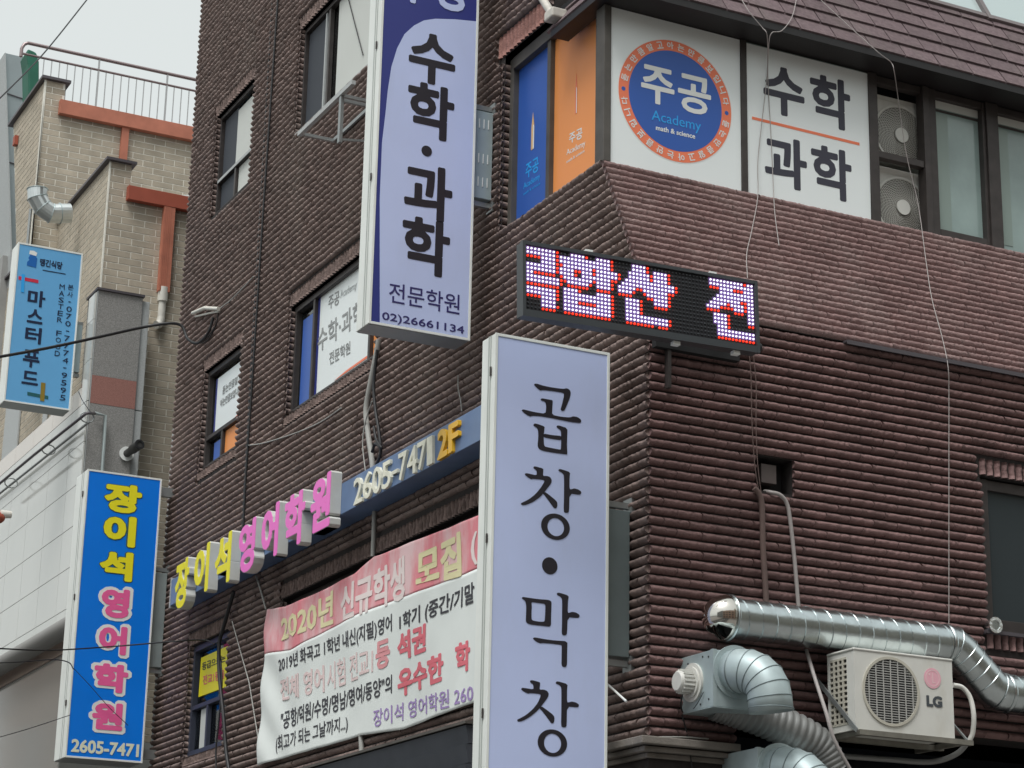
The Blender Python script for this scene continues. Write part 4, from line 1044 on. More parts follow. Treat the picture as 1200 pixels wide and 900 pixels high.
# ------------------------------------------------------------------ LED moving-message board
led = thing('led_message_board', 'dark LED message board with white and red lit Hangul, in front of the corner', 'electronic sign', (-0.4, -0.6, 6.05))
O_ = Vector((-1.236, -0.61, 6.488)); U_ = Vector((0.414, -0.627, 6.519)) - O_; V_ = Vector((-1.229, -0.616, 6.095)) - O_
ul, vl = U_.length, V_.length
U_ = U_ / ul; V_ = V_ / vl; N_ = U_.cross(V_).normalized()
if N_.y > 0: N_ = -N_
PU, PV = ul / 63, vl / 15
def lp(a, b, w): return O_ + U_ * a + V_ * b + N_ * w
def lbox(mb_, a0, b0, w0, a1, b1, w1):
    c = [lp(a, b, w) for w in (w0, w1) for a, b in ((a0, b0), (a1, b0), (a1, b1), (a0, b1))]
    return mb_.add(c, [(0, 1, 2, 3), (7, 6, 5, 4), (0, 4, 5, 1), (1, 5, 6, 2), (2, 6, 7, 3), (3, 7, 4, 0)])
A0, A1, B0, B1 = -0.042, ul + 0.040, -0.040, vl + 0.068
lbox(MB(), A0 + .004, B0 + .004, -0.085, A1 - .004, B1 - .004, -0.012).build('cabinet', M_ledcase, led, bevel=0.004)
fr = MB()
lbox(fr, A0, B0, -0.02, A0 + 0.022, B1, 0.014); lbox(fr, A1 - 0.022, B0, -0.02, A1, B1, 0.014)
lbox(fr, A0 + .022, B0, -0.02, A1 - .022, B0 + 0.022, 0.013); lbox(fr, A0 + .022, B1 - 0.045, -0.02, A1 - .022, B1, 0.013)
fr.build('bezel', M_ledcase, led)
lbox(MB(), A0 + .02, B0 + .02, -0.012, A1 - .02, B1 - .04, -0.004).build('matrix_board', M_ledbg, led)
LED = [
 [(0, 'WWWWWWWWR'), (12, 'WWWWR'), (19, 'WWWWR'), (29, 'WWWWR'), (51, 'WWWWWWWWWWRWW')],
 [(0, 'WWWWWWWWRWWWWWWWWWWWWWWR'), (29, 'WWWWR'), (35, 'WWWWR'), (51, 'WWWWWWWWWWWWW')],
 [(0, 'RRRRWWWWRWWWWWWWWWWWWWWR'), (28, 'WWWWWWR'), (35, 'WWWWR'), (51, 'RRRWWWWRRRWWW')],
 [(4, 'WWWWRRWWWWWWWWRRWWWWWWR'[:15]), (19, 'WWWWWWR'), (28, 'WWWWWWR'), (35, 'WWWWR'), (54, 'WWWWWWWWWW')],
 [(0, 'WWWWWWWWRWWWWRRWWWRWWWWWWR'), (27, 'WWWWWWWWWWWWWWR'), (53, 'WWWWWWWWWWW')],
 [(0, 'WWWWWWWWRWWWWR.WWWWWWWWRR'), (26, 'WWWWWWWWWWWWWWWR'), (52, 'WWWWWWWWRRWW')],
 [(0, 'WWRRRRRR.RWWWWWWWWRWWWWR'), (25, 'WWWWWRRWWWWWWWRR'), (51, 'WWWWWRWWWWRWW')],
 [(0, 'WWWWWWWWWRRWWWWWWR.WWWWR'), (25, 'WWWWR..RWWWWWWR'), (50, 'WWWWRRRRWWWRWW')],
 [(0, 'WWWWWWWWWR.RRRRRR..RRRR'), (25, 'RRRR....RRWWWWR'), (50, 'RRRR....RRR.WW')],
 [(0, 'RRRRRRRRR.WWWWR....WWWWR'), (27, 'WWWWR...WWWWR'), (52, 'WWWWR.....WW')],
 [(0, 'WWWWWWWWR.WWWWWWWWWWWWWR'), (27, 'WWWWR...RRRR'), (52, 'WWWWR.....WW')],
 [(0, 'WWWWWWWWR.WWWWWWWWWWWWWR'), (27, 'WWWWR'), (52, 'WWWWR.....RR')],
 [(0, 'RRRRWWWWR.WWWWRRRRRWWWWR'), (27, 'WWWWR'), (53, 'WWWR')],
 [(4, 'WWWW..WWWWWWWWWWWWWR'), (27, 'WWWWWWWWWWWWR'), (53, 'WWWWWWWWWWW')],
 [(4, 'WWWWR.WWWWWWWWWWWWWR'), (27, 'WWWWWWWWWWWWR'), (53, 'WWWWWWWWWWW')],
 [(4, 'RRRR..RRRRRRRRRRRRR'), (27, 'RRRRRRRR.RRR'), (53, 'RRRRRRRRRRR')],
]
grid = [['.'] * 64 for _ in range(16)]
for r_, segs in enumerate(LED):
    for st, s_ in segs:
        for i, ch in enumerate(s_):
            if st + i < 64: grid[r_][st + i] = ch
dm = {'W': MB(), 'R': MB(), '.': MB()}; gl = MB()
for r_ in range(16):
    for c in range(64):
        k = grid[r_][c]; b = dm[k]; rad = 0.0067 if k == 'W' else (0.0078 if k == 'R' else 0.0072)
        ctr = (c * PU, r_ * PV)
        ring_ = [lp(ctr[0] + rad * math.cos(math.pi * j / 4), ctr[1] + rad * math.sin(math.pi * j / 4), 0.002) for j in range(8)]
        tip = [lp(ctr[0] + rad * .55 * math.cos(math.pi * j / 4), ctr[1] + rad * .55 * math.sin(math.pi * j / 4), 0.007) for j in range(8)]
        bs = [lp(ctr[0] + rad * math.cos(math.pi * j / 4), ctr[1] + rad * math.sin(math.pi * j / 4), -0.004) for j in range(8)]
        b.add(bs + ring_ + tip, [(j, 8 + j, 8 + (j + 1) % 8, (j + 1) % 8) for j in range(8)] + [(8 + j, 16 + j, 16 + (j + 1) % 8, 8 + (j + 1) % 8) for j in range(8)] + [tuple(range(23, 15, -1))[::-1]])
        if k == 'W': lbox(gl, ctr[0] - PU * .5, ctr[1] - PV * .5, -0.0045, ctr[0] + PU * .5, ctr[1] + PV * .5, -0.003)
        if k == 'R': pass
gl.build('painted_glow', mat('painted_glow_tint', (0.05, 0.06, 0.2), 0.5, emit=((0.20, 0.07, 0.26), 0.4)), led, kind='stuff')  # diode glow between the dots, painted as tinted, weakly emitting squares
dm['W'].build('diode', M_ledw, led, kind='stuff'); dm['R'].build('diode', M_ledr, led, kind='stuff'); dm['.'].build('diode', M_ledd, led, kind='stuff')
ar = MB()
for a in (1.30, 1.60):
    P0 = lp(a, B0 + .10, -0.085); ar.bar(P0, (P0.x + 0.01, -0.04, P0.z), 0.03, 0.03)
ar.each('support_arm', M_dark, led)
MB().box(0.0, -0.09, 6.19, 0.66, -0.036, 6.42).build('dark_band_box', M_black, led)  # thin black box added for the dark band on the wall below the board
MB().box(0.10, -0.08, 5.92, 0.125, -0.035, 6.19).build('support_arm', M_dark, led)
cl = MB()
for a, b in ((0.42, B0 - .012), (1.34, B0 - .01), (1.05, B1 + .012), (1.50, B1 + .012)): lbox(cl, a, b - .012, -0.05, a + 0.05, b + .012, -0.01)
cl.each('clip', M_wht, led)
MB().disc(lp(A1 + .0, B1 - .06, -0.05), U_, 0.03, 16, th=0.04).build('cable_gland', M_cable, led)

# ------------------------------------------------------------------ channel letter sign
M_can = mat('pale_letter_can', (0.60, 0.61, 0.58), 0.4, var=0.06, vscale=12)
ch_ = thing('channel_letter_sign', 'slate blue beam carrying yellow and pink channel letters and phone number 2605-7471 2F', 'sign', (-0.06, 6.2, 6.19))
BF = 0.25; BZ0, BZ1, BYE = 6.026, 6.30, 9.39
MB().box(-BF, 1.7, BZ0, -0.005, BYE, BZ1).build('beam', M_beam, ch_, bevel=0.004)
MB().box(-BF - 0.004, BYE + .001, BZ0 - .02, 0.0, BYE + .024, BZ1 + .02).build('beam_end', M_stone, ch_)
def channel(root, txt, bx, face_m, edge_m, back=-0.252, front=-0.35, bold=0.052, inset=0.007):
    # body: deep can; face: thin plate with a paler rim
    u0, v0, u1, v1 = bx
    body = letters(MB(), txt, lambda s, t, d: to3('x', back, u0 + (u1 - u0) * s, v0 + (v1 - v0) * t, d), back - front, bold, 3).build('letter', edge_m, root)
    letters(MB(), txt, lambda s, t, d: to3('x', front, u0 + .004 + (u1 - u0 - .008) * s, v0 + .004 + (v1 - v0 - .008) * t, d + 0.0005), 0.004, bold - 0.012, 3).build('letter_face', face_m, body)
    return body
for txt, bx, fm, em in (
    ('장', (-8.9355,5.8749,-8.5105,6.3796), M_yel, M_can),
    ('이', (-8.3521,5.909,-7.9063,6.4048), M_yel, M_can),
    ('석', (-7.732,5.8868,-7.2779,6.3891), M_yel, M_can),
    ('영', (-7.0636,5.8893,-6.6203,6.3878), M_hot, M_can),
    ('어', (-6.4584,5.8983,-6.0202,6.4063), M_hot, M_can),
    ('학', (-5.8762,5.8923,-5.3742,6.3905), M_hot, M_can),
    ('원', (-5.241,5.9149,-4.7798,6.4071), M_hot, M_can)):
    channel(ch_, txt, bx, fm, em)
def quad_letters(root, txt, q, m, back, depth, bold):
    for i, (c, t0, t1) in enumerate(txt):
        def fn(s, t, d, t0=t0, t1=t1):
            s = t0 + (t1 - t0) * s
            u = (q[0][0] * (1 - s) + q[1][0] * s) * (1 - t) + (q[3][0] * (1 - s) + q[2][0] * s) * t
            v = (q[0][1] * (1 - s) + q[1][1] * s) * (1 - t) + (q[3][1] * (1 - s) + q[2][1] * s) * t
            return to3('x', back, u, v, d)
        if c == '-':
            letters(MB(), c, lambda s, t, d: fn(s, 0.36 + t * 0.14, d), depth, bold, 2).build('letter', m, root)
        else: letters(MB(), c, fn, depth, bold, 3).build('letter', m, root)
q = [(-4.4585,6.0292),(-2.8763,6.0312),(-2.8933,6.2627),(-4.4737,6.2581)]
quad_letters(ch_, [('2', 0, .115), ('6', .125, .24), ('0', .25, .365), ('5', .375, .49), ('-', .50, .575), ('7', .585, .69), ('4', .695, .81), ('7', .82, .925), ('1', .935, 1.0)], q, M_cream, -BF, 0.024, 0.012)
q = [(-2.7733,6.0242),(-2.3975,6.0402),(-2.4118,6.2663),(-2.7825,6.2631)]
quad_letters(ch_, [('2', 0, .48), ('F', .53, 1.0)], q, M_gold, -BF, 0.03, 0.03)

# ------------------------------------------------------------------ banner
ban = thing('banner', 'faded pink and white academy banner with Korean lines, hung under the channel letters', 'banner', (-0.06, 4.7, 4.3))
BXP = 0.05
TOP = [(-7.005,5.6033),(-6.4809,5.5379),(-5.647,5.5328),(-4.854,5.5471),(-4.4756,5.6228),(-4.2417,5.6067),(-3.3912,5.5804),(-2.5168,5.5507),(-1.8817,5.5338)]
BOT = [(-6.8899,4.1458),(-6.1826,4.1456),(-5.3797,4.1372),(-4.5971,4.1393),(-4.1028,4.1083),(-3.7309,4.0874),(-3.124,4.1086),(-2.4938,4.1305),(-1.821,4.1522)]
MID = [(-6.9568,5.1768),(-6.3148,5.1106),(-5.5004,5.1435),(-4.7407,5.1743),(-4.2011,5.1689),(-3.3586,5.1466),(-2.4931,5.1359),(-1.864,5.1327)]
def interp(P, u):
    if u <= P[0][0]: return P[0][1]
    for a, b in zip(P, P[1:]):
        if u <= b[0]: return a[1] + (b[1] - a[1]) * (u - a[0]) / (b[0] - a[0])
    return P[-1][1]
def fold(u, v):
    e = math.exp(-((u + 6.9) * 1.6) ** 2)
    return 0.006 * math.sin(u * 5 + v * 2.5) + 0.0024 * math.sin(u * 13 - v * 8) + e * 0.012 * math.sin((u * 9 + v * 12)) + 0.004 * math.sin(v * 5 + u)
UB0, UB1 = TOP[0][0], min(TOP[-1][0], -2.0)
NB = 300
def cloth(lo, hi, name, m, rows):
    b = MB(); vs = []; fs = []
    for i in range(NB + 1):
        u = UB0 + (UB1 - UB0) * i / NB
        z0_, z1_ = lo(u), hi(u)
        for j in range(rows + 1):
            v = z0_ + (z1_ - z0_) * j / rows; vs.append(to3('x', -0.07, u, v, fold(u, v)))
    n = len(vs)
    for i in range(NB):
        for j in range(rows):
            a = i * (rows + 1) + j; fs.append((a, a + rows + 1, a + rows + 2, a + 1))
    b.add(vs, fs, True)
    o = b.build(name, m, ban); s_ = o.modifiers.new('thickness', 'SOLIDIFY'); s_.thickness = 0.001
    return o
cloth(lambda u: interp(BOT, u), lambda u: interp(MID, u), 'cloth', M_clw, 40)
cloth(lambda u: interp(MID, u), lambda u: interp(TOP, u), 'header_cloth', M_clp, 20)
def btext(txt, q, m, bold=0.02):
    def fn(s, t, d):
        u = (q[0][0] * (1 - s) + q[1][0] * s) * (1 - t) + (q[3][0] * (1 - s) + q[2][0] * s) * t
        v = (q[0][1] * (1 - s) + q[1][1] * s) * (1 - t) + (q[3][1] * (1 - s) + q[2][1] * s) * t
        return to3('x', -0.07, u, v, fold(u, v) + 0.0034 + d)
    (letter_objects(ban, txt, fn, m, 0.001, bold, 2) if len(txt) > 1 else letters(MB(), txt, fn, 0.001, bold, 2).build('letter', m, ban))
btext('2020년', [(-6.5661,5.2199),(-5.29,5.1843),(-5.3253,5.4907),(-6.6017,5.471)], M_by, 0.03)
btext('신규학생', [(-5.1153,5.1705),(-3.7693,5.1363),(-3.8004,5.5069),(-5.1501,5.4819)], M_bw, 0.035)
btext('모집', [(-3.5569,5.182),(-2.7324,5.134),(-2.7547,5.4926),(-3.5809,5.4855)], M_by, 0.04)
btext('(', [(-2.5546,5.1737),(-2.4362,5.1711),(-2.4507,5.4308),(-2.5695,5.4283)], M_bw, 0.03)
btext('2019년 화곡고 1학년 내신(지필)영어', [(-6.5736,4.9228),(-4.0111,4.8905),(-4.0264,5.0613),(-6.5965,5.0829)], M_bk, 0.016)
btext('1학기 (중간/기말', [(-3.865,4.8741),(-2.4773,4.8588),(-2.4882,5.0498),(-3.8784,5.0294)], M_bk, 0.02)
btext('전체 영어', [(-6.5318,4.6759),(-5.4367,4.6125),(-5.4656,4.8538),(-6.5613,4.882)], M_bk_f, 0.03)
btext('시험 전교1', [(-5.3782,4.6119),(-4.3595,4.6137),(-4.3825,4.8503),(-5.4068,4.8526)], M_bk_f, 0.015)
btext('등', [(-4.3079,4.6273),(-4.0311,4.6359),(-4.0521,4.869),(-4.3313,4.8707)], mat('half_faded_red_print', (0.72, 0.32, 0.34), 0.8), 0.04)
btext('석권', [(-3.8837,4.6419),(-3.3043,4.6364),(-3.3216,4.8681),(-3.9039,4.8734)], M_br, 0.045)
btext('"공항/덕원/수명/명남/명여/동양"의', [(-6.4502,4.4039),(-3.9765,4.4074),(-3.9902,4.5608),(-6.4746,4.5758)], M_bk, 0.016)
btext('우수한', [(-3.8584,4.3505),(-2.9719,4.3627),(-2.9872,4.5881),(-3.8783,4.5791)], M_br, 0.045)
btext('학', [(-2.7755,4.3804),(-2.5232,4.3827),(-2.5368,4.6161),(-2.7906,4.6169)], M_br, 0.045)
btext('(최고가 되는 그날까지...)', [(-6.5496,4.2012),(-4.8768,4.2007),(-4.8934,4.3524),(-6.5732,4.3648)], M_bk, 0.012)
btext('장이석 영어학원 260', [(-4.3162,4.1684),(-2.4652,4.1394),(-2.4734,4.28),(-4.3306,4.3159)], M_bp, 0.012)
MB().tube([(-0.05,7.0599,5.6148),(-0.05,7.2478,5.8442),(-0.05,7.3868,5.9937)], 0.010, 6).build('tie_cord', M_cgrey, ban)
MB().tube([(-0.05,6.9481,4.1768),(-0.05,7.4122,4.9715),(-0.05,8.0013,5.6566)], 0.006, 6).build('tie_cord', M_cgrey, ban)

# ------------------------------------------------------------------ air conditioners
def arc(c, r, a0, a1, n, plane='y'):
    return [(c[0] + r * math.cos(a0 + (a1 - a0) * i / n), c[1], c[2] + r * math.sin(a0 + (a1 - a0) * i / n)) for i in range(n + 1)]
ac = thing('air_conditioner', 'aged white outdoor air-conditioning unit with round grille and pink logo, on a wall bracket', 'air conditioner', (1.64, -0.36, 3.68))
AX0, AX1, AY0, AY1, AZ0, AZ1 = 1.245, 2.035, -0.50, -0.20, 3.685, 4.20
FC = (1.245 + 0.285, AY0, 3.955); FR_ = 0.222
# front panel with the round opening
def front_panel(mb_, x0, x1, z0, z1, c, r, y, n=48):
    pts = []
    for k in range(n):
        a = 2 * math.pi * k / n; dx, dz = math.cos(a), math.sin(a)
        t = min([((x1 if dx > 0 else x0) - c[0]) / dx if abs(dx) > 1e-6 else 1e9, ((z1 if dz > 0 else z0) - c[2]) / dz if abs(dz) > 1e-6 else 1e9])
        pts.append(((c[0] + r * dx, y, c[2] + r * dz), (c[0] + t * dx, y, c[2] + t * dz)))
    vs = [p for p, _ in pts] + [q for _, q in pts]
    mb_.add(vs, [(k, (k + 1) % n, n + (k + 1) % n, n + k) for k in range(n)])
    for (cx_, cz_) in ((x0, z0), (x1, z0), (x1, z1), (x0, z1)):     # corner triangles
        best = sorted(range(n), key=lambda k: (pts[k][1][0] - cx_) ** 2 + (pts[k][1][2] - cz_) ** 2)[:2]
        a_, b_ = best; mb_.add([pts[a_][1], pts[b_][1], (cx_, y, cz_)], [(0, 1, 2)])
    vs = [(p[0], y, p[2]) for p, _ in pts] + [(p[0], y + 0.05, p[2]) for p, _ in pts]
    mb_.add(vs, [(k, (k + 1) % n, n + (k + 1) % n, n + k) for k in range(n)])
b = MB(); front_panel(b, AX0, AX1, AZ0, AZ1, FC, FR_, AY0)
b.add([(AX1, AY0, AZ0), (AX1, AY1, AZ0), (AX1, AY1, AZ1), (AX1, AY0, AZ1)], [(0, 1, 2, 3)])
b.add([(AX0, AY0, AZ0), (AX1, AY0, AZ0), (AX1, AY1, AZ0), (AX0, AY1, AZ0)], [(3, 2, 1, 0)])
b.add([(AX0, AY1, AZ0), (AX1, AY1, AZ0), (AX1, AY1, AZ1), (AX0, AY1, AZ1)], [(3, 2, 1, 0)])
# left side: frame strips around the louvred area
b.box(AX0 + .001, AY0 + .001, AZ0 + .001, AX0 + .008, AY0 + 0.085, AZ1 - .002).box(AX0 + .001, AY1 - 0.03, AZ0 + .001, AX0 + .008, AY1 - .001, AZ1 - .002)
b.box(AX0 + .002, AY0 + .085, AZ0 + .001, AX0 + .008, AY1 - .03, AZ0 + .05).box(AX0 + .002, AY0 + .085, AZ1 - .04, AX0 + .008, AY1 - .03, AZ1 - .002)
b.build('case', M_acw, ac)
MB().box(AX0 - 0.006, AY0 - 0.006, AZ1 + .0005, AX1 + 0.006, AY1 + 0.004, AZ1 + 0.018).build('lid', M_acw, ac, bevel=0.008, seg=3)
MB().box(AX0 + 0.03, AY0 + 0.06, AZ0 + .01, AX1 - .01, AY1 - 0.02, AZ1 - .01).build('coil_core', M_dkfan, ac)
lg = MB()
for i in range(13):
    zz = AZ0 + 0.05 + i * (0.425 / 12)
    lg.box(AX0 - .002, AY0 + .085, zz - .007, AX0 + .010, AY1 - .03, zz + .007)
for yy in (-0.375, -0.325, -0.275): lg.box(AX0 - .004, yy - .008, AZ0 + .052, AX0 + .007, yy + .008, AZ1 - .042)
lg.build('side_louvre', M_acg, ac)
MB().disc((FC[0], AY0 - 0.001, FC[2]), (0, -1, 0), FR_ + .006, 56, r0=FR_ - 0.012, th=0.008).build('grille_rim', M_acg, ac)
gr = MB()
for i in range(27):
    zz = FC[2] - FR_ + 0.012 + i * (2 * FR_ - 0.024) / 26
    hw = math.sqrt(max(0, FR_ ** 2 - (zz - FC[2]) ** 2)) - .004
    if hw > .02: gr.box(FC[0] - hw, AY0 - .004, zz - .0025, FC[0] + hw, AY0 + .004, zz + .0025)
for i in range(-3, 4):
    xx = FC[0] + i * 0.058; hh = math.sqrt(max(0, FR_ ** 2 - (xx - FC[0]) ** 2)) - .006
    gr.box(xx - .0028, AY0 - .007, FC[2] - hh, xx + .0028, AY0 + .0, FC[2] + hh)
gr.build('fan_grille', mat('pale_grille_bars', (0.42, 0.42, 0.40), 0.5), ac)
fan = MB(); fan.disc((FC[0], AY0 + 0.03, FC[2]), (0, -1, 0), 0.055, 20, th=0.015)
for k in range(3):
    a = k * 2.094
    fan.prism([(FC[0] + .05 * math.cos(a), AY0 + .035, FC[2] + .05 * math.sin(a)), (FC[0] + .19 * math.cos(a - .1), AY0 + .03, FC[2] + .19 * math.sin(a - .1)),
               (FC[0] + .20 * math.cos(a + .5), AY0 + .045, FC[2] + .20 * math.sin(a + .5)), (FC[0] + .06 * math.cos(a + .9), AY0 + .05, FC[2] + .06 * math.sin(a + .9))], (0, 0.003, 0))
fan.build('fan', M_dkfan, ac)
MB().disc((FC[0], AY0 + .052, FC[2]), (0, -1, 0), FR_ + .01, 32, th=0.003).build('fan_shroud', M_dkfan, ac)
lc = (1.8691,-0.5,4.0725)
MB().disc((lc[0], AY0 - .0015, lc[2]), (0, -1, 0), 0.068, 36, th=0.002).build('logo_disc', M_pinkl, ac)
M_pl = mat('pale_pink_line', (0.80, 0.55, 0.58), 0.5)
lo = MB(); lo.disc((lc[0], AY0 - .0035, lc[2]), (0, -1, 0), 0.056, 30, r0=0.050, th=0.001)
lo.box(lc[0] - .004, AY0 - .0045, lc[2] - .032, lc[0] + .004, AY0 - .0035, lc[2] + .036).box(lc[0] + .004, AY0 - .0045, lc[2] - .032, lc[0] + .024, AY0 - .0035, lc[2] - .025)
lo.disc((lc[0] - .026, AY0 - .0035, lc[2] + .024), (0, -1, 0), 0.008, 10, th=.001); lo.build('logo_mark', M_pl, ac)
word(ac, 'lettering', 'LG', 'y', AY0 - .0015, (1.8136,3.8836,1.9415,3.9579), mat('dark_grey_logo', (0.07, 0.08, 0.09), 0.5), th=0.002, bold=0.05)
# bracket
br = MB()
M_brk = mat('weathered_zinc_angle', (0.22, 0.21, 0.18), 0.6, metal=0.4, var=0.2, vscale=14)
br.box(AX0 + 0.01, AY0 - 0.035, AZ0 - 0.035, 2.16, AY0 + 0.005, AZ0 - 0.001).box(AX0 + 0.01, AY1 - 0.02, AZ0 - 0.035, 2.16, AY1 + 0.02, AZ0 - 0.001)
for xx in (AX0 + 0.02, 2.08):
    br.box(xx, AY0 + .006, AZ0 - 0.034, xx + 0.035, -0.0, AZ0 - 0.002)
br.build('shelf_frame', M_brk, ac)
br = MB()
br.bar((AX0 - 0.012, AY0 - 0.03, AZ0 - 0.01), (AX0 - 0.012, -0.02, AZ0 + 0.44), 0.03, 0.008, up=(1, 0, 0))
br.bar((2.14, AY0 - 0.01, AZ0 - 0.01), (2.14, -0.02, AZ0 + 0.42), 0.012, 0.012)
br.each('diagonal_brace', M_soffit, ac)
ho = MB()
h0 = [(2.1716,-0.33,4.0787), (2.2416,-0.34,4.0664), (2.2867,-0.36,3.9986), (2.2934,-0.38,3.8819), (2.296,-0.36,3.7703), (2.2803,-0.34,3.7144)]
def catmull(P, n=6):
    P = [Vector(p) for p in P]; P = [P[0] * 2 - P[1]] + P + [P[-1] * 2 - P[-2]]; o = []
    for i in range(1, len(P) - 2):
        for k in range(n):
            t = k / n; a, b_, c, d = P[i - 1], P[i], P[i + 1], P[i + 2]
            o.append(0.5 * ((2 * b_) + (c - a) * t + (2 * a - 5 * b_ + 4 * c - d) * t * t + (3 * b_ - a - 3 * c + d) * t ** 3))
    o.append(P[-2]); return o
ho.tube(catmull(h0), 0.017, 10)
ho.build('refrigerant_hose', M_acw, ac)
MB().tube(catmull([(2.2803,-0.34,3.7144), (2.2323,-0.25,3.6296), (2.094,-0.15,3.5786), (1.8176,-0.05,3.5853), (1.4521,-0.03,3.5819)]), 0.020, 8).build('refrigerant_hose', M_flex, ac)

# two condensers behind the window band
def condenser(label, cx_, cz_, z0_, z1_):
    t = thing('air_conditioner', label, 'air conditioner', (cx_, WY + 0.3, z0_), 'condensers in the window band')
    y = WY + 0.10; r = 0.245
    MB().box(cx_ - 0.34, y + .004, z0_, cx_ + 0.30, y + 0.33, z1_).build('case', M_acw, t, bevel=0.01)
    MB().disc((cx_, y, cz_), (0, -1, 0), r + 0.012, 48, r0=r - 0.004, th=0.012).build('grille_rim', M_acw, t)
    MB().disc((cx_, y + .003, cz_), (0, -1, 0), r, 40, th=0.002).build('fan_shroud', mat('brown_grey_fan_back', (0.17, 0.165, 0.15), 0.6), t)
    g_ = MB()
    k = 0.075
    while k < r: g_.disc((cx_, y - .006, cz_), (0, -1, 0), k + .0022, 36, r0=k - .0022, th=0.003); k += 0.0135
    for j in range(40):
        a = j * 2 * math.pi / 40
        pr = []
        for i in range(6):
            rr_ = 0.06 + (r - .06) * i / 5; aa = a + 0.9 * (i / 5)
            pr.append((cx_ + rr_ * math.cos(aa), y - .009, cz_ + rr_ * math.sin(aa)))
        g_.tube(pr, 0.0022, 3, caps=False, smooth=False)
    g_.build('spiral_grille', mat('silver_grey_grille', (0.55, 0.54, 0.50), 0.45, metal=0.3), t)
    MB().disc((cx_, y - .012, cz_), (0, -1, 0), 0.062, 28, th=0.012).build('hub_cap', M_acw, t)
c1 = (2.7056,0.74,8.6118); c2 = (2.6974,0.74,8.0014)
condenser('upper of two beige condensers with spiral grilles in the window opening', c1[0], c1[2], 8.40, 8.90)
condenser('lower of two beige condensers with spiral grilles in the window opening', c2[0], c2[2], 7.79, 8.325)
MB().box(2.36, WY + .11, 8.9, 2.9, WY + .5, 8.93).build('shelf', M_acw, wb)
MB().box(2.36, WY + .5, 7.7, 2.95, WY + .52, 9.1).build('back_panel', M_blind, wb)

# ------------------------------------------------------------------ spiral duct
du = thing('spiral_duct', 'long shiny spiral steel duct with rounded end cap along the right wall', 'duct', (1.3, -0.18, 4.24))
DR = 0.132; DY = -0.19; DZ = (0.4818,-0.19,4.3823)[2]
X0 = (0.4818,-0.19,4.3823)[0]; X1 = (2.2581,-0.19,4.3756)[0]
ez = (2.7393,-0.19,4.0912); X2 = ez[0] - 0.10
p = [(X0, DY, DZ), (X1 - .03, DY, DZ)]
MB().tube(p, DR, 40, caps=False).build('duct_pipe', M_galv, du)
p2_ = [(X1 - .05, DY, DZ), (X1 + .015, DY, DZ - .003), (X1 + .07, DY, DZ - .03), (X2 - .05, DY, ez[2] + .04), (X2 + .02, DY, ez[2] + .004), (X2 + .09, DY, ez[2])]
MB().tube(p2_, DR + .003, 36, caps=False).build('elbow', M_galv, du)
MB().tube([(X2 + .08, DY, ez[2]), (7.3, DY, ez[2])], DR, 36, caps=False).build('duct_pipe', M_galv, du)
def helix(x0, x1, c, r, pitch, tr=0.0035):
    n = int((x1 - x0) / pitch * 28); pts = []
    for i in range(n + 1):
        a = 2 * math.pi * i / 28; pts.append((x0 + (x1 - x0) * i / n, c[0] + r * math.cos(a), c[1] + r * math.sin(a)))
    return pts
MB().tube(helix(X0 + .03, X1 - .06, (DY, DZ), DR + .001, 0.108), 0.0038, 5, smooth=False).build('spiral_seam', M_galv, du)
MB().tube(helix(X2 + .1, 4.6, (DY, ez[2]), DR + .001, 0.108), 0.0038, 5, smooth=False).build('spiral_seam', M_galv, du)
sm_ = MB()
def collar(mb_, c, d, r, w=0.010, h_=0.006):
    c = Vector(c); d = Vector(d).normalized(); mb_.tube([c - d * w / 2, c - d * w / 4, c + d * w / 4, c + d * w / 2], [r, r + h_, r + h_, r], 36, caps=False)
dd = Vector((X2 - .05 - X1 - .07, 0, ez[2] + .04 - DZ + .03))
for t in (0.12, 0.35, 0.58, 0.84): collar(sm_, Vector((X1 + .07, DY, DZ - .03)) + dd * t, dd, DR + .004)
collar(sm_, (X1 - .035, DY, DZ), (1, 0, 0), DR + .004, 0.03); collar(sm_, (X2 + .075, DY, ez[2]), (1, 0, 0), DR + .004, 0.03)
collar(sm_, (X1 + .02, DY, DZ - .004), (1, 0, -.3), DR + .004); collar(sm_, (X2 + .0, DY, ez[2] + .01), (1, 0, -.3), DR + .004)
collar(sm_, (X0 + .0, DY, DZ), (1, 0, 0), DR + .012, 0.02, 0.012)
sm_.each('joint_ring', M_galv, du)
# rounded hood, mouth towards the ground
hd = MB(); n1, n2 = 10, 28; rH = DR + .014
ctr = Vector((X0 - .01, DY, DZ)); vs = []; fs = []
for i in range(n1 + 1):
    a = (math.pi / 2) * i / n1
    for j in range(n2):
        b_ = 2 * math.pi * j / n2
        vs.append(ctr + Vector((-rH * math.sin(a) * 1.12, rH * math.cos(a) * math.cos(b_), rH * math.cos(a) * math.sin(b_))))
for i in range(n1):
    for j in range(n2):
        q_ = (i * n2 + j, i * n2 + (j + 1) % n2, (i + 1) * n2 + (j + 1) % n2, (i + 1) * n2 + j)
        cc = sum((vs[k] for k in q_), Vector()) / 4 - ctr
        if cc.z < -0.075 and cc.x < -0.03 : continue
        fs.append(q_)
hd.add(vs, fs, True); ho_ = hd.build('end_hood', mat('polished_steel_hood', (0.66, 0.63, 0.58), 0.12, metal=1.0), du)
s_ = ho_.modifiers.new('thickness', 'SOLIDIFY'); s_.thickness = 0.003
MB().disc((X0 + .04, DY, DZ), (-1, 0, 0), DR - .004, 30, th=0.002).build('duct_inside', M_dkfan, du)
MB().box(X0 + .6, DY + .0, DZ + DR - .002, X0 + .63, 0.0, DZ + DR + .012).box(2.3, DY, ez[2] + DR + .08, 2.33, 0.0, ez[2] + DR + .1).each('hanger', M_soffit, du)

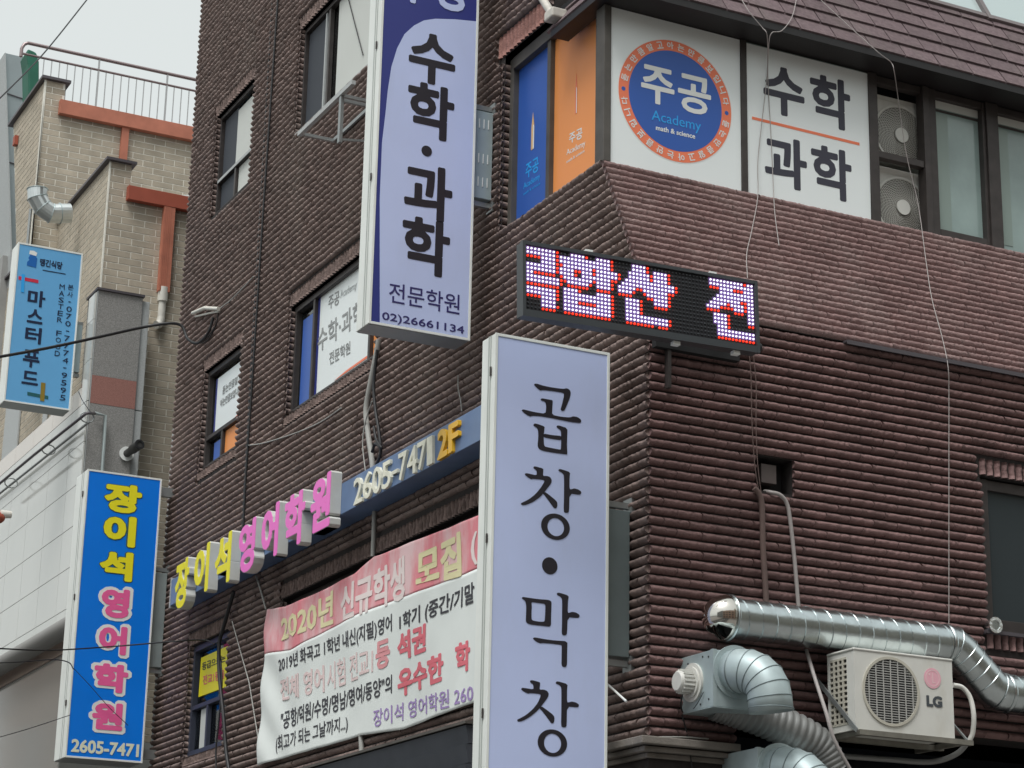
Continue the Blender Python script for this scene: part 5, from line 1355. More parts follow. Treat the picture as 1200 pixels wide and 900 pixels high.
# ------------------------------------------------------------------ box fans
def box_fan(label, x0, x1, y0, y1, z0, z1, R_=0.140, motor=True):
    t = thing('exhaust_fan', label, 'extractor fan', ((x0 + x1) / 2, (y0 + y1) / 2, z0), 'box fans low on the right wall')
    MB().box(x0, y0, z0, x1, y1, z1).build('fan_box', M_galv2, t, bevel=0.004)
    e = MB()
    for yy in (y0 - .001,):
        e.box(x0 - .003, yy - .004, z0 - .003, x0 + .025, yy + .0, z1 + .003).box(x0 - .003, y0, z0 - .004, x0, y0 + .025, z1 + .003)
    e.box(x0 - .003, y0 - .003, z0 - .006, x1 + .02, y1, z0 - .001)
    e.build('box_flange', M_galv2, t)
    cx_ = x0 + 0.165; cz_ = z1 - 0.13
    fl = MB(); fl.disc((cx_, y0, cz_), (0, -1, 0), R_ + .03, 40, r0=0.02, th=0.014); fl.build('outlet_flange', M_galv2, t)
    # gored elbow turning from -Y to down
    pts = []; rB = 0.19
    c_ = Vector((cx_, y0 - .05, cz_ - rB))
    pts.append(Vector((cx_, y0, cz_)))
    for k in range(6):
        a = math.pi / 2 * k / 5
        pts.append(c_ + Vector((0.10 * math.sin(a), -rB * math.sin(a), rB * math.cos(a))))
    pts.append(pts[-1] + Vector((0.01, 0, -.085)))
    el = MB(); el.tube(pts, R_, 36, caps=False); eo = el.build('elbow', M_galv2, t); s_ = eo.modifiers.new('thickness', 'SOLIDIFY'); s_.thickness = 0.003
    j_ = MB()
    for i in range(1, len(pts) - 1): collar(j_, pts[i], pts[i + 1] - pts[i - 1], R_ + .0, 0.008, 0.004)
    collar(j_, pts[-1] + Vector((0, 0, .02)), (0, 0, 1), R_ + .0, 0.008, 0.004)
    j_.each('elbow_seam', mat('dark_seam_metal', (0.22, 0.27, 0.28), 0.5, metal=0.5), t)
    MB().disc(pts[-1] + Vector((0, 0, .05)), (0, 0, -1), R_ - .006, 30, th=0.002).build('elbow_inside', M_dkfan, t)
    if motor:
        my, mz = (y0 + y1) / 2 + .04, (z0 + z1) / 2 + .0
        MB().disc((x0, my, mz), (-1, 0, 0), 0.125, 36, th=0.015).disc((x0 - .015, my, mz), (-1, 0, 0), 0.10, 30, th=0.012).build('motor_plate', M_acw, t)
        MB().tube([(x0 - .02, my, mz), (x0 - .115, my, mz), (x0 - .125, my, mz)], [0.068, 0.068, 0.058], 30).build('motor', M_acw, t, bevel=0.0)
        f_ = MB()
        for k in range(18):
            a = 2 * math.pi * k / 18; yy, zz = my + .074 * math.cos(a), mz + .074 * math.sin(a)
            f_.bar((x0 - .03, yy, zz), (x0 - .105, yy, zz), 0.006, 0.012)
        f_.each('motor_fin', M_acw, t)
        w_ = MB(); w_.tube(catmull([(x0 - .06, my + .03, mz - .07), (x0 - .05, my + .07, mz - .13), (x0 - .01, my + .12, mz - .17)]), 0.005, 6)
        w_.tube(catmull([(x0 - .012, my + .17, mz - .22), (x0 - .03, my + .16, mz - .0), (x0 - .012, my + .15, mz + .18)]), 0.006, 6)
        w_.tube(catmull([(x0 - .01, my - .02, mz - .17), (x0 - .02, my - .09, mz - .14), (x0 - .01, my - .14, mz - .08)]), 0.003, 6)
        w_.each('motor_cable', M_cable, t)
        s__ = MB()
        for yy, zz in ((y0 + .05, z1 - .04), (y0 + .12, z1 - .03), (y1 - .1, z1 - .05), (y0 + .05, z0 + .05), (y0 + .15, z0 + .03)):
            s__.disc((x0 - .0005, yy, zz), (-1, 0, 0), 0.006, 8, th=0.004)
        s__.each('screw', M_cable, t)
    return t
FX0 = 0.235
box_fan('pale blue-grey box fan with round ribbed motor and downturned elbow beneath the steel duct', FX0, FX0 + 0.40, -0.40, -0.0, 3.76, 4.12)
q2 = (0.7616,-0.62,3.5329)
box_fan('second box fan, cut off by the bottom edge, only its elbow showing', q2[0] - .165 - .05, q2[0] + 0.2, -0.42, -0.0, q2[2] - .41, q2[2] - .01, motor=False)

# flexible duct
fx = MB(); path = catmull([(0.4229,-0.12,3.8421), (0.5912,-0.16,3.7966), (0.8381,-0.2,3.7245), (1.1196,-0.22,3.6126), (1.2484,-0.22,3.4404)], 24)
rr_ = []; P_ = []
L_ = 0
for i in range(len(path) - 1):
    a, b_ = path[i], path[i + 1]
    P_.append(a); rr_.append(0.118 + (0.009, 0.006, -0.004, 0.0)[len(P_) % 4])
fx.tube(P_, rr_, 28, caps=True)
tag(fx.build('flexible_duct', M_flex), 'grey corrugated flexible duct drooping below the fan elbow', 'duct')
# small round vent beside the lower right window
vc = (2.7612,-0.06,4.5912)
v_ = thing('foil_vent', 'small crumpled foil vent cap at the lower right window corner', 'vent cap', (vc[0], 0, vc[2]))
MB().tube([(vc[0], 0, vc[2]), (vc[0], -.07, vc[2])], 0.05, 20).build('pipe_stub', M_galv, v_)
MB().disc((vc[0], -.07, vc[2]), (0, -1, 0), 0.058, 24, r0=0.035, th=0.012).build('rim', mat('crumpled_foil', (0.75, 0.76, 0.74), 0.25, metal=1.0, bump=1.0, bscale=60), v_)
MB().disc((vc[0], -.071, vc[2]), (0, -1, 0), 0.036, 20, th=0.006).build('cap', M_galv, v_)

# ------------------------------------------------------------------ cables and conduits
def cable(name, label, cat, pts, r, m, n=8, sm=True, group=None):
    o = MB().tube(catmull(pts, 6) if sm else pts, r, n).build(name, m)
    return tag(o, label, cat, group)
cable('power_cable', 'thick black cable crossing from the left edge to the brown wall', 'cable',
      [(-2.8972,8.6,7.9877), (-2.319,9.0,8.2817), (-1.7351,9.3,8.5632), (-1.1251,9.6,8.8734), (-0.6271,9.9,9.1417), (-0.35,9.8172,9.2136), (-0.2,9.7989,9.2043), (-0.15,9.7127,9.0405), (-0.1,9.4987,8.9387), (-0.08,9.2304,8.9805), (-0.06,9.1509,9.1339)], 0.016, M_cable)
ins = thing('insulator', 'pale cable clamp fixed near the far end of the brown wall', 'cable clamp', (-0.05,9.4898,9.3148))
MB().tube([(-0.07,9.8436,9.3881),(-0.07,9.4337,9.3238),(-0.07,8.9663,9.1729)], 0.022, 10).build('clamp_body', M_pvc, ins)
MB().tube([(-0.05,9.8068,9.3409),(-0.05,9.3071,9.2307),(-0.05,8.9928,9.1556)], 0.012, 8).build('clamp_arm', M_pvc, ins)
cable('drop_wire', 'thin black wires looping below the pale cable clamp', 'wire', [(-0.04,9.0553,9.1954),(-0.04,9.0855,9.0602),(-0.04,9.291,8.9856),(-0.04,9.5662,8.968),(-0.04,9.3381,8.9413),(-0.04,9.1321,9.0163)], 0.006, M_cable, 6)
cable('drop_wire', 'thin grey wire running up right from the pale cable clamp', 'wire', [(-0.045,9.0957,9.1971),(-0.045,8.6642,9.181),(-0.045,8.2781,9.2034),(-0.045,7.9784,9.2307)], 0.007, M_cgrey, 6)
cable('sky_wire', 'single dark wire crossing the sky at upper left', 'wire', [(-2.7272,9.0,10.8493), (-2.569,9.0,11.0677), (-1.9375,10.0,12.1358), (-1.2639,11.0,13.3994), (-0.9079,11.5,14.0782)], 0.008, M_cable, 6)
cable('joint_cable', 'black cable running down the movement joint of the left wall', 'cable', [(-0.045,7.707,12.4443),(-0.045,7.7494,11.1808),(-0.045,7.7905,9.9537),(-0.045,7.8157,8.6658),(-0.045,7.8439,7.5961),(-0.045,7.8577,7.0718),(-0.045,7.849,6.5669)], 0.011, M_cable, 6)
cable('wall_wire', 'thin pale wire slanting across the wall above the channel letters', 'wire', [(-0.04,7.8513,7.4043),(-0.04,7.3817,7.3172),(-0.04,6.5695,7.2127),(-0.04,5.9198,7.1586),(-0.04,5.4109,7.1664)], 0.006, M_cgrey, 6)
cable('conduit', 'grey conduit running down the left wall below the maths sign', 'conduit', [(-0.05,4.5808,7.5704),(-0.05,4.6407,7.4157),(-0.05,4.7329,7.2074),(-0.05,4.8059,6.9938),(-0.05,4.7475,6.7863),(-0.05,4.6251,6.4902),(-0.05,4.5679,6.2813)], 0.024, M_cgrey, 10)
cable('conduit', 'same grey conduit reappearing between blue beam and banner', 'conduit', [(-0.05,4.5286,6.0636),(-0.05,4.5244,5.8332),(-0.05,4.5232,5.6344)], 0.02, M_cgrey, 10)
cable('conduit', 'short pale pipe stub showing below the banner', 'conduit', [(-0.05,4.6283,4.1586),(-0.05,4.5912,3.9726)], 0.022, M_cgrey, 10, sm=False)
for i, (dx, pts, lab) in enumerate(((0, [(-0.075,4.5502,7.464),(-0.075,4.5959,7.1668),(-0.075,4.535,6.9206),(-0.075,4.4412,6.707),(-0.075,4.3858,6.5055),(-0.075,4.4678,6.4124)], 'black cable bundled tightly against the grey conduit'),
                               (0, [(-0.075,4.6187,7.0188),(-0.075,4.7527,6.8608),(-0.075,4.7906,6.6782),(-0.075,4.7093,6.4305),(-0.075,4.6588,6.2983)], 'thin grey wire bowing left of the grey conduit'),
                               (0, [(-0.09,4.5218,6.7627),(-0.09,4.4542,6.6326),(-0.09,4.3353,6.5288),(-0.09,4.4692,6.5985),(-0.09,4.5369,6.5393)], 'small tangle of black wire on the grey conduit'))):
    cable('bundled_cable', lab, 'cable', pts, 0.014 if i != 1 else 0.006, M_cable if i != 1 else M_cgrey, 6)
cable('hook_wire', 'thin pale wire dropping to a hook on the blue beam', 'wire', [(-0.05,2.9247,6.794),(-0.05,2.9179,6.6859),(-0.05,2.8633,6.5658),(-0.05,2.8421,6.4762)], 0.005, M_cgrey, 6)
cable('bundled_cable', 'thick black cable dropping past the yellow notice window', 'cable', [(-0.09,7.8873,5.9286),(-0.09,8.1285,5.6141),(-0.09,8.226,5.4603),(-0.09,8.1724,5.1576),(-0.09,7.972,4.716),(-0.09,7.8402,4.3744),(-0.09,7.6739,4.0998)], 0.020, M_cable, 8)
cable('bundled_cable', 'thinner black cable beside the yellow notice window', 'cable', [(-0.075,8.2622,5.4251),(-0.075,8.1249,5.0687),(-0.075,8.151,4.6572),(-0.075,8.1816,4.4138),(-0.075,8.1089,4.1447)], 0.009, M_cable, 6)
cable('street_wire', 'black wire crossing in front of the blue sign to the brown wall', 'wire', [(-2.4961,8.5,5.2366), (-2.1495,8.6,5.2703), (-1.577,8.9,5.3566), (-0.7793,9.3,5.5406), (-0.5,8.4984,5.4869), (-0.15,8.5523,5.5479), (-0.1,8.3256,5.4748)], 0.008, M_cable, 6)
cable('street_wire', 'thin wire sagging to the left edge of the blue sign', 'wire', [(-2.3264,9.2,5.194), (-1.7794,9.4,5.2933), (-1.3612,9.7,5.4044), (-1.13,9.9,5.4302), (-1.0168,10.1,5.3995)], 0.006, M_cable, 6)
cable('street_wire', 'fine dark wire slanting down across the pink letters of the blue sign', 'wire', [(-1.0229,10.08,5.4049), (-0.8324,10.1,5.2477), (-0.6104,10.12,5.048), (-0.3802,10.14,4.8746)], 0.004, M_cable, 5)
cable('street_wire', 'fine wire from the blue sign rising left over the tiled wall', 'wire', [(-2.2178,9.0,4.4021), (-1.6366,9.4,4.6369), (-1.0683,9.9,4.8921)], 0.004, M_cable, 5)
cable('roof_cable', 'pale cable draped over the shingles and down the 수학 panel, left one', 'cable',
      [(1.0312,0.4422,9.2891), (1.0563,0.3436,9.1097), (1.1587,0.33,9.0023), (1.1963,0.32,8.9369), (1.3814,0.6,8.867), (1.3737,0.61,8.7065), (1.3216,0.61,8.3304), (1.2867,0.61,8.0462), (1.2562,0.57,7.752), (1.067,0.3656,7.3762), (0.9361,0.2348,7.1246), (0.8376,0.0753,6.8755)], 0.0034, M_cwhite, 6)
cable('roof_cable', 'pale cable looping over the eave beside the 수학 panel, joining the left one', 'cable',
      [(1.621,0.5395,9.466), (1.4653,0.3856,9.1861), (1.333,0.33,9.0163), (1.2345,0.32,8.9672), (1.2587,0.4,8.8739), (1.3893,0.61,8.7242), (1.4055,0.61,8.3486), (1.4071,0.59,7.9057), (1.3473,0.4845,7.6048), (1.2664,0.3148,7.2784)], 0.0034, M_cwhite, 6)
cable('roof_cable', 'pale cable crossing the shingles and dropping past the condensers down the wall', 'cable',
      [(1.8386,0.6115,9.5969), (1.8575,0.5613,9.5055), (2.0593,0.3964,9.2057), (2.1951,0.2954,9.0221), (2.3306,0.33,8.9895), (2.3598,0.33,8.9172), (2.5508,0.55,8.8485), (2.6355,0.58,8.3883), (2.7317,0.58,7.9808), (2.6496,0.4053,7.4526), (2.5337,0.2022,7.062), (2.4644,0.0116,6.6954), (2.4275,-0.09,6.4335), (2.4532,-0.055,6.2542), (2.4424,-0.045,5.8732), (2.4058,-0.045,5.121), (2.3767,-0.045,4.5235)], 0.0034, M_cwhite, 6)
cable('hanging_wire', 'thin wire from the LED board down to the square hole, left one', 'wire', [(0.7598,-0.045,6.3312),(0.7774,-0.045,6.1189),(0.7798,-0.045,5.8149),(0.7958,-0.045,5.5165),(0.8267,-0.045,5.3122)], 0.0034, M_cbrown, 6)
cable('hanging_wire', 'thin wire from the LED board down to the square hole, right one', 'wire', [(0.791,-0.05,6.3164),(0.8148,-0.05,6.0623),(0.81,-0.05,5.7577),(0.8194,-0.05,5.4888),(0.8436,-0.05,5.2955)], 0.003, M_cbrown, 6)
cable('conduit', 'brown painted pipe bending down from the square hole', 'conduit', [(0.7864,-0.055,5.3224),(0.8265,-0.055,5.2803),(0.8455,-0.055,5.1941),(0.8479,-0.055,4.9299),(0.8632,-0.055,4.641),(0.8677,-0.055,4.5147)], 0.02, M_cbrown, 8)
cable('conduit', 'white hose curving out of the square hole and down behind the steel duct', 'conduit', [(0.9367,0.05,5.3419), (0.9322,-0.03,5.3177), (0.9943,-0.05,5.3037), (1.0483,-0.05,5.2512), (1.0734,-0.05,5.1356), (1.1021,-0.05,4.8735), (1.1286,-0.05,4.5264)], 0.014, M_cwhite, 8)
cable('conduit', 'white hose running down from under the steel duct past the flexible duct', 'conduit', [(1.136,-0.12,4.2455), (1.0756,-0.3,4.0267), (1.0457,-0.46,3.7811), (1.0786,-0.5,3.599), (1.2044,-0.5,3.4083)], 0.013, M_cwhite, 8)
cable('wall_wire', 'thin wire curving along the wall corner above the cornice', 'wire', [(-0.06,0.4294,3.5208), (-0.06,0.2494,3.5721), (-0.05,0.0464,3.5876), (0.0136,-0.06,3.5858), (0.2213,-0.05,3.6038), (0.419,-0.04,3.6101)], 0.006, M_cgrey, 6)
cable('wall_wire', 'thin dark wire hanging below the box fan motor', 'wire', [(0.2275,-0.03,3.7488),(0.259,-0.03,3.6584),(0.2838,-0.03,3.5241),(0.3086,-0.03,3.3903)], 0.005, M_cable, 6)
# steel shelf under the top window
sh = thing('wall_shelf_bracket', 'light steel angle frame jutting below the top left window', 'bracket', (-0.2, 6.0, 10.3))
SXO = -0.385
q0, q1, q2_ = (-0.385,5.9234,9.9619), (-0.385,4.907,9.9327), (-0.02,5.8736,9.9245)
zt = (q0[2] + q1[2]) / 2
MB().box(SXO - .02, 4.6, zt - .02, SXO + .02, q0[1], zt + .02).build('front_rail', M_stone, sh)
for yy in (q0[1] - .03, q1[1], 5.0):
    MB().box(SXO + .021, yy - .015, zt - .018, -0.02, yy + .015, zt + .012).build('arm', M_soffit, sh)
MB().box(-0.06, 4.6, zt - .02, -0.036, q0[1] - .05, zt + .014).build('wall_rail', M_soffit, sh)
MB().box(SXO - .012, q1[1] - .05, zt - .48, SXO + .018, q1[1] - .0, zt - .0205).build('leg', M_soffit, sh)
MB().bar((SXO, q1[1] - .03, zt - .45), (-0.05, q1[1] - .03, zt - .40), .02, .02).build('lower_arm', M_soffit, sh)

# ------------------------------------------------------------------ tan brick building
tb = thing('tan_brick_building', 'pale tan brick building with red trim and tiled lower wall behind the brown one', 'building', (0, 12.2, 0))
TP, TL = 0.29, 0.28; TC = 0.0862
def tan_brick(mb_, fn, u0, u1, v): mb_.add([fn(u0, v - .038, 0), fn(u1, v - .038, 0), fn(u1, v + .038, 0), fn(u0, v + .038, 0), fn(u0 + .002, v - .036, .004), fn(u1 - .002, v - .036, .004), fn(u1 - .002, v + .036, .004), fn(u0 + .002, v + .036, .004)],
             [(4, 5, 6, 7), (0, 1, 5, 4), (1, 2, 6, 5), (2, 3, 7, 6), (3, 0, 4, 7)])
tfull = {}
def tan_full(key, fn):
    if key not in tfull:
        m_ = MB(); tan_brick(m_, fn, -.14, .14, 0); me = m_.mesh('brick'); me.materials.append(M_tan); tfull[key] = me
    return tfull[key]
tcount = [0]
def tan_wall(key, fn, inv, u0, u1, z0, z1, single, limit=None, notch=None, top=None):
    """backing sheet of pale mortar and the bricks on it; key gives the facing"""
    m_ = MB()
    if notch:
        m_.add([fn(u0, z0, 0), fn(u1, z0, 0), fn(u1, notch[1], 0), fn(u0, notch[1], 0)], [(0, 1, 2, 3)])
        m_.add([fn(u0, notch[1], 0), fn(notch[0], notch[1], 0), fn(notch[0], z1, 0), fn(u0, z1, 0)], [(0, 1, 2, 3)])
    else: m_.add([fn(u0, z0, 0), fn(u1, z0, 0), fn(u1, z1, 0), fn(u0, z1, 0)], [(0, 1, 2, 3)])
    w_ = m_.build('wall', M_tanm, tb)
    st = MB(); r_ = 0; v = z1 - TC / 2 if top is None else z1 - TC / 2
    while v > z0 + .03:
        o = (TP / 2 if r_ % 2 else 0); k = math.floor((u0 - o) / TP)
        while o + k * TP < u1:
            a, b_ = o + k * TP, o + k * TP + TL; k += 1
            a2, b3 = max(a, u0 + .004), min(b_, u1 - .004)
            if notch and v > notch[1] - .03: b3 = min(b3, notch[0])
            if b3 - a2 < .03: continue
            if limit and not limit((a2 + b3) / 2, v): continue
            if single and b3 - a2 > TL - .001 and tcount[0] < 300 and single((a2 + b3) / 2, v):
                tcount[0] += 1
                o_ = link('brick', tan_full(key, lambda u, vv, w: tuple(Vector(fn(u, vv, w)) - Vector(fn(0, 0, 0)))), w_)
                o_.location = Vector(fn((a2 + b3) / 2, v, 0)) - base(w_)
            else: tan_brick(st, fn, a2, b3, v)
        v -= TC; r_ += 1
    if st.v: st.build('brick', M_tan, w_, kind='stuff')
    return w_
# lower block: corner at x = -0.49, front at y = 12.2
LX, LYF, LZT = -0.49, 12.2, 11.98
f1 = lambda u, v, w: (u, LYF - w, v)
tan_wall('f', f1, None, LX, 1.4, 5.0, LZT, lambda u, v: v > 7.4 and u < 0.45, limit=None, notch=(-0.22, 11.58))
f1s = lambda u, v, w: (LX - w, u, v)
tan_wall('s', f1s, None, LYF, 21.0, 5.0, LZT, None)
# upper block: corner x = -0.83, front at y = 14.5
UX, UYF, UZT = -0.83, 14.5, 13.93
f2 = lambda u, v, w: (u, UYF - w, v)
tan_wall('f', f2, None, UX, 2.0, 9.5, UZT, lambda u, v: v > 11.3 and u < 1.2, limit=None, notch=(-0.56, 13.54))
f2s = lambda u, v, w: (UX - w, u, v)
e0_ = (-0.83,16.1758,13.96); e1_ = (-0.83,15.2864,11.8126)
def lim2(u, v):
    t = (v - e1_[2]) / (e0_[2] - e1_[2]); return u < e1_[1] + (e0_[1] - e1_[1]) * t
m_ = MB(); m_.add([f2s(UYF, 9.5, 0), f2s(e1_[1] + (e0_[1] - e1_[1]) * (9.5 - e1_[2]) / (e0_[2] - e1_[2]), 9.5, 0), f2s(e0_[1], UZT, 0), f2s(UYF, UZT, 0)], [(0, 1, 2, 3)])
w_ = m_.build('wall', M_tanm, tb); st = MB(); v = UZT - TC / 2; r_ = 0
while v > 9.5:
    u = UYF + .004 - (TP / 2 if r_ % 2 else 0)
    while u < 22:
        a, b_ = max(u, UYF + .004), u + TL
        ue = e1_[1] + (e0_[1] - e1_[1]) * (v - e1_[2]) / (e0_[2] - e1_[2]); b_ = min(b_, ue)
        if b_ - a > .04: tan_brick(st, f2s, a, b_, v)
        u += TP
    v -= TC; r_ += 1
st.build('brick', M_tan, w_, kind='stuff')
# copings
MB().box(LX - .009, LYF - .009, 5.0, LX + .012, LYF + .01, LZT - .001).build('corner_bead', M_tanm, tb)
MB().box(UX - .012, UYF - .012, 9.5, UX + .014, UYF + .012, UZT - .001).build('corner_bead', M_tanm, tb)
cp = MB()
cp.box(LX - .06, LYF - .06, LZT + .001, -0.17, LYF + .25, LZT + .035).box(LX - .06, LYF + .2505, LZT + .001, -0.25, 21, LZT + .035)
cp.build('coping', M_cop, tb)
cp = MB()
cp.box(UX - .06, UYF - .06, UZT + .001, -0.50, UYF + .25, UZT + .04).box(UX - .06, UYF + .2505, UZT + .001, -0.55, e0_[1] + .1, UZT + .04)
cp.build('coping', M_cop, tb)
MB().box(LX + .001, LYF + .001, 11.5, -0.22, LYF + .24, LZT).build('parapet', M_tan, tb)
MB().box(UX + .001, UYF + .001, 13.4, -0.56, UYF + .24, UZT).build('parapet', M_tan, tb)
MB().box(-0.21, LYF + .02, 11.5, 2.0, 14.4, 11.54).build('terrace', M_conc, tb)
# red trims and downpipes
MB().box(-0.265, LYF - .10, 11.50, 2.0, LYF - .0095, 11.68).build('red_fascia', M_redd, tb, bevel=0.004)
MB().box(-0.63, UYF - .10, 13.46, 2.0, UYF - .0095, 13.66).build('red_fascia', M_red, tb, bevel=0.004)
dpx = (0.2008,10.406,0.3396,11.4104)
dp = MB().box(dpx[0], LYF - .095, dpx[1], dpx[2], LYF - .012, 11.50)
for k in range(4): dp.box(dpx[0] + .012 + k * .022, LYF - .099, dpx[1] + .01, dpx[0] + .022 + k * .022, LYF - .0955, 11.495)
dp.build('downpipe', M_red, tb)
px2 = (0.2358,12.997,0.3344,13.4475)
MB().box(px2[0], UYF - .07, 11.55, px2[2], UYF - .012, 13.46).build('downpipe', M_red, tb)
pc = (dpx[0] + dpx[2]) / 2; pz = dpx[1]
pv = MB(); pv.tube([(pc, LYF - .05, pz + .06), (pc, LYF - .05, pz - .12)], 0.062, 16).tube([(pc, LYF - .05, pz - .12), (pc, LYF - .05, pz - .34)], 0.046, 16)
pv.tube(catmull([(pc, LYF - .05, pz - .33), (pc - .02, LYF - .06, pz - .41), (pc - .07, LYF - .09, pz - .44)], 4), 0.05, 14)
pv.build('pipe_outlet', M_pvc, tb)
# granite-faced corner pier
PY = 11.75; PX0, PX1 = -0.625, -0.09
gp = MB().box(PX0, PY, 5.0, PX1, LYF - .012, 8.77)
pier = gp.build('pier', M_granite, tb)
MB().box(PX0 - .0, PY, 9.11, PX1, LYF - .012, 10.15).build('granite_slab', M_granite, pier)
zr0, zr1 = (-0.5636,11.75,8.8512)[2], (-0.5249,11.75,9.1368)[2]
MB().box(PX0, PY - .002, 8.772, PX1, LYF - .012, 9.108).build('granite_slab', M_granr, pier)
MB().box(PX0 - .025, PY - .025, 10.151, PX1 + .02, LYF - .012, 10.18).build('pier_cap', M_cop, pier)
jb = MB().box(PX1 + .001, PY + .03, 5.0, PX1 + .10, LYF - .012, 8.765).box(PX1 + .001, PY + .03, 8.775, PX1 + .10, LYF - .012, 10.12)
jb.build('stone_trim', M_stone, pier, bevel=0.006)
MB().box(PX0 - .012, PY - .004, 5.0, PX0 - .001, PY + .03, 10.14).build('edge_trim', M_stone, pier)
# polished tile wall along the lane side
TX = -0.66
tw = MB().add([(TX + .02, PY + .0, 6.2), (TX + .02, 22, 6.2), (TX + .02, 22, 8.98), (TX + .02, PY, 8.98)], [(0, 1, 2, 3)]).add([(TX + .02, PY, 8.98), (TX + .02, 12.02, 8.98), (TX + .02, 12.02, 10.12), (TX + .02, PY, 10.12)], [(0, 1, 2, 3)]).build('tile_wall', mat('tile_joint', (0.2, 0.2, 0.19), 0.9), tb)
tmesh = {}
def tile(y0, y1, z0, z1, m):
    k = (round(y1 - y0, 3), round(z1 - z0, 3), m.name)
    if k not in tmesh:
        b_ = MB().box(-.018, 0, 0, 0, y1 - y0, z1 - z0); me = b_.mesh('tile'); me.materials.append(m); tmesh[k] = me
    o = link('tile', tmesh[k], tw); o.location = Vector((TX + .019, y0, z0)) - base(tb)
zrows = [10.12, 9.79, 9.30, 8.795, 8.305, 7.825, 7.34, 6.86, 6.38, 6.2]
for j in range(len(zrows) - 1):
    zt_, zb = zrows[j], zrows[j + 1]
    if zb >= 8.79: tile(PY, 12.02, zb + .004, zt_ - .004, M_tile)
    if zt_ == 8.795 or zb < 8.79:
        y = PY
        y1_ = PY + .62
        while y < 20:
            tile(y + .004, y1_ - .004, zb + .004, zt_ - .004, M_tile); y, y1_ = y1_, y1_ + .88
y, y1_ = 12.03, PY + .62
while y < 20:
    tile(y + .004, y1_ - .004, 8.80, 9.02, M_tilep); y, y1_ = y1_, y1_ + .88
# window recess above the tiles far along
wv = MB().box(LX - .03, 14.15, 9.0, LX - .015, 14.35, 10.4).box(LX - .03, 13.3, 9.0, LX - .015, 13.36, 10.4).box(LX - .03, 15.6, 9.0, LX - .01, 16.4, 12)
wv.each('window_post', M_stone, tb)
# rolled awning tube and glazing under it
aw = MB(); A1_ = (-0.82,14.698,5.9176); B1_ = (-0.82,10.8169,6.1897)
zA = (A1_[2] + B1_[2]) / 2
aw.tube([(-.80, 10.7, zA), (-.80, 17.5, zA)], 0.11, 24); 
tag(aw.build('awning_roll', mat('grey_awning_cloth', (0.24, 0.235, 0.225), 0.6)), 'fat grey rolled awning tube below the white tiled wall', 'awning')
zb_ = (-0.66,12.9438,5.8666)[2]
y = 11.76
while y < 21:
    MB().box(TX - .012, y + .006, zb_, TX + .018, y + 1.19, 6.17).build('fascia_panel', mat('brown_stone_panel', (0.42, 0.33, 0.28), 0.35, var=0.08, vscale=2), tb); y += 1.2
gm_ = MB(); y = 11.76
while y < 21: gm_.box(TX - .02, y, 0.2, TX - .001, y + .05, zb_ - .005); y += 1.2
sg = MB().box(TX - .0, 11.76, 0.2, TX + .02, 22, zb_ - .005)
sg.build('shop_glazing', mat('pale_reflective_glazing', (0.30, 0.30, 0.285), 0.08, spec=0.9), tb)
# lamp rail in front of the tiles
lr = thing('lamp_rail', 'dark steel rail standing off the tiled wall with ring brackets', 'rail', (-0.95,12.0479,8.2018))
RX = -0.92
ra = [(-0.92,15.4862,8.418), (-0.92,12.9687,8.3932), (-0.92,10.9373,8.3503), (-0.9,10.844,8.3691), (-0.84,10.8902,8.3948), (-0.72,11.1536,8.475)]
MB().tube(ra, 0.017, 8).build('rail', M_cop, lr)
rb_ = MB()
for c_ in [(-0.82,12.6953,8.4055),(-0.82,14.4367,8.3895),(-0.82,11.094,8.3999)]:
    n_ = 14
    rb_.tube([(c_[0] + .08 * math.cos(2 * math.pi * k / n_), c_[1], c_[2] + .06 * math.sin(2 * math.pi * k / n_)) for k in range(n_ + 1)], 0.008, 6, caps=False)
rb_.each('ring_bracket', M_soffit, lr)
MB().tube([(-0.7,16.193,8.5195), (-0.7,11.4173,8.4492)], 0.016, 8).build('lower_rail', M_soffit, lr)
MB().tube([(-0.5775,11.68,8.6357), (-0.4503,11.68,8.6241), (-0.4363,11.68,7.9847), (-0.4269,11.68,7.7341)], 0.020, 8).build('down_pipe', mat('pale_steel_pipe', (0.40, 0.46, 0.46), 0.4, metal=0.3), lr)
cable('lamp_wire', 'thin wire rising from the end of the lamp rail', 'wire', [(-0.75,11.8189,8.9023), (-0.8,11.4082,8.6744), (-0.8,11.0416,8.4494)], 0.005, M_cable, 5)
# round flue on the granite pier
fl = (-0.1527,11.74,8.2213); fo = (-0.1278,11.5,8.2492)
fu = thing('flue_pipe', 'short dark flue pipe with white collar on the granite pier', 'flue', fl)
MB().disc(fl, (0, -1, 0), 0.085, 28, th=0.02).build('collar', M_wht, fu)
dv = Vector((0.06, -0.30, 0.05))
MB().tube([Vector(fl), Vector(fl) + dv * .45, Vector(fl) + dv * .46, Vector(fl) + dv], [.045, .045, .055, .055], 20).build('pipe', mat('dark_grey_flue', (0.07, 0.07, 0.068), 0.5, metal=0.3), fu)
MB().disc(Vector(fl) + dv, dv, 0.060, 22, r0=.035, th=0.01).build('lip', M_cable, fu)
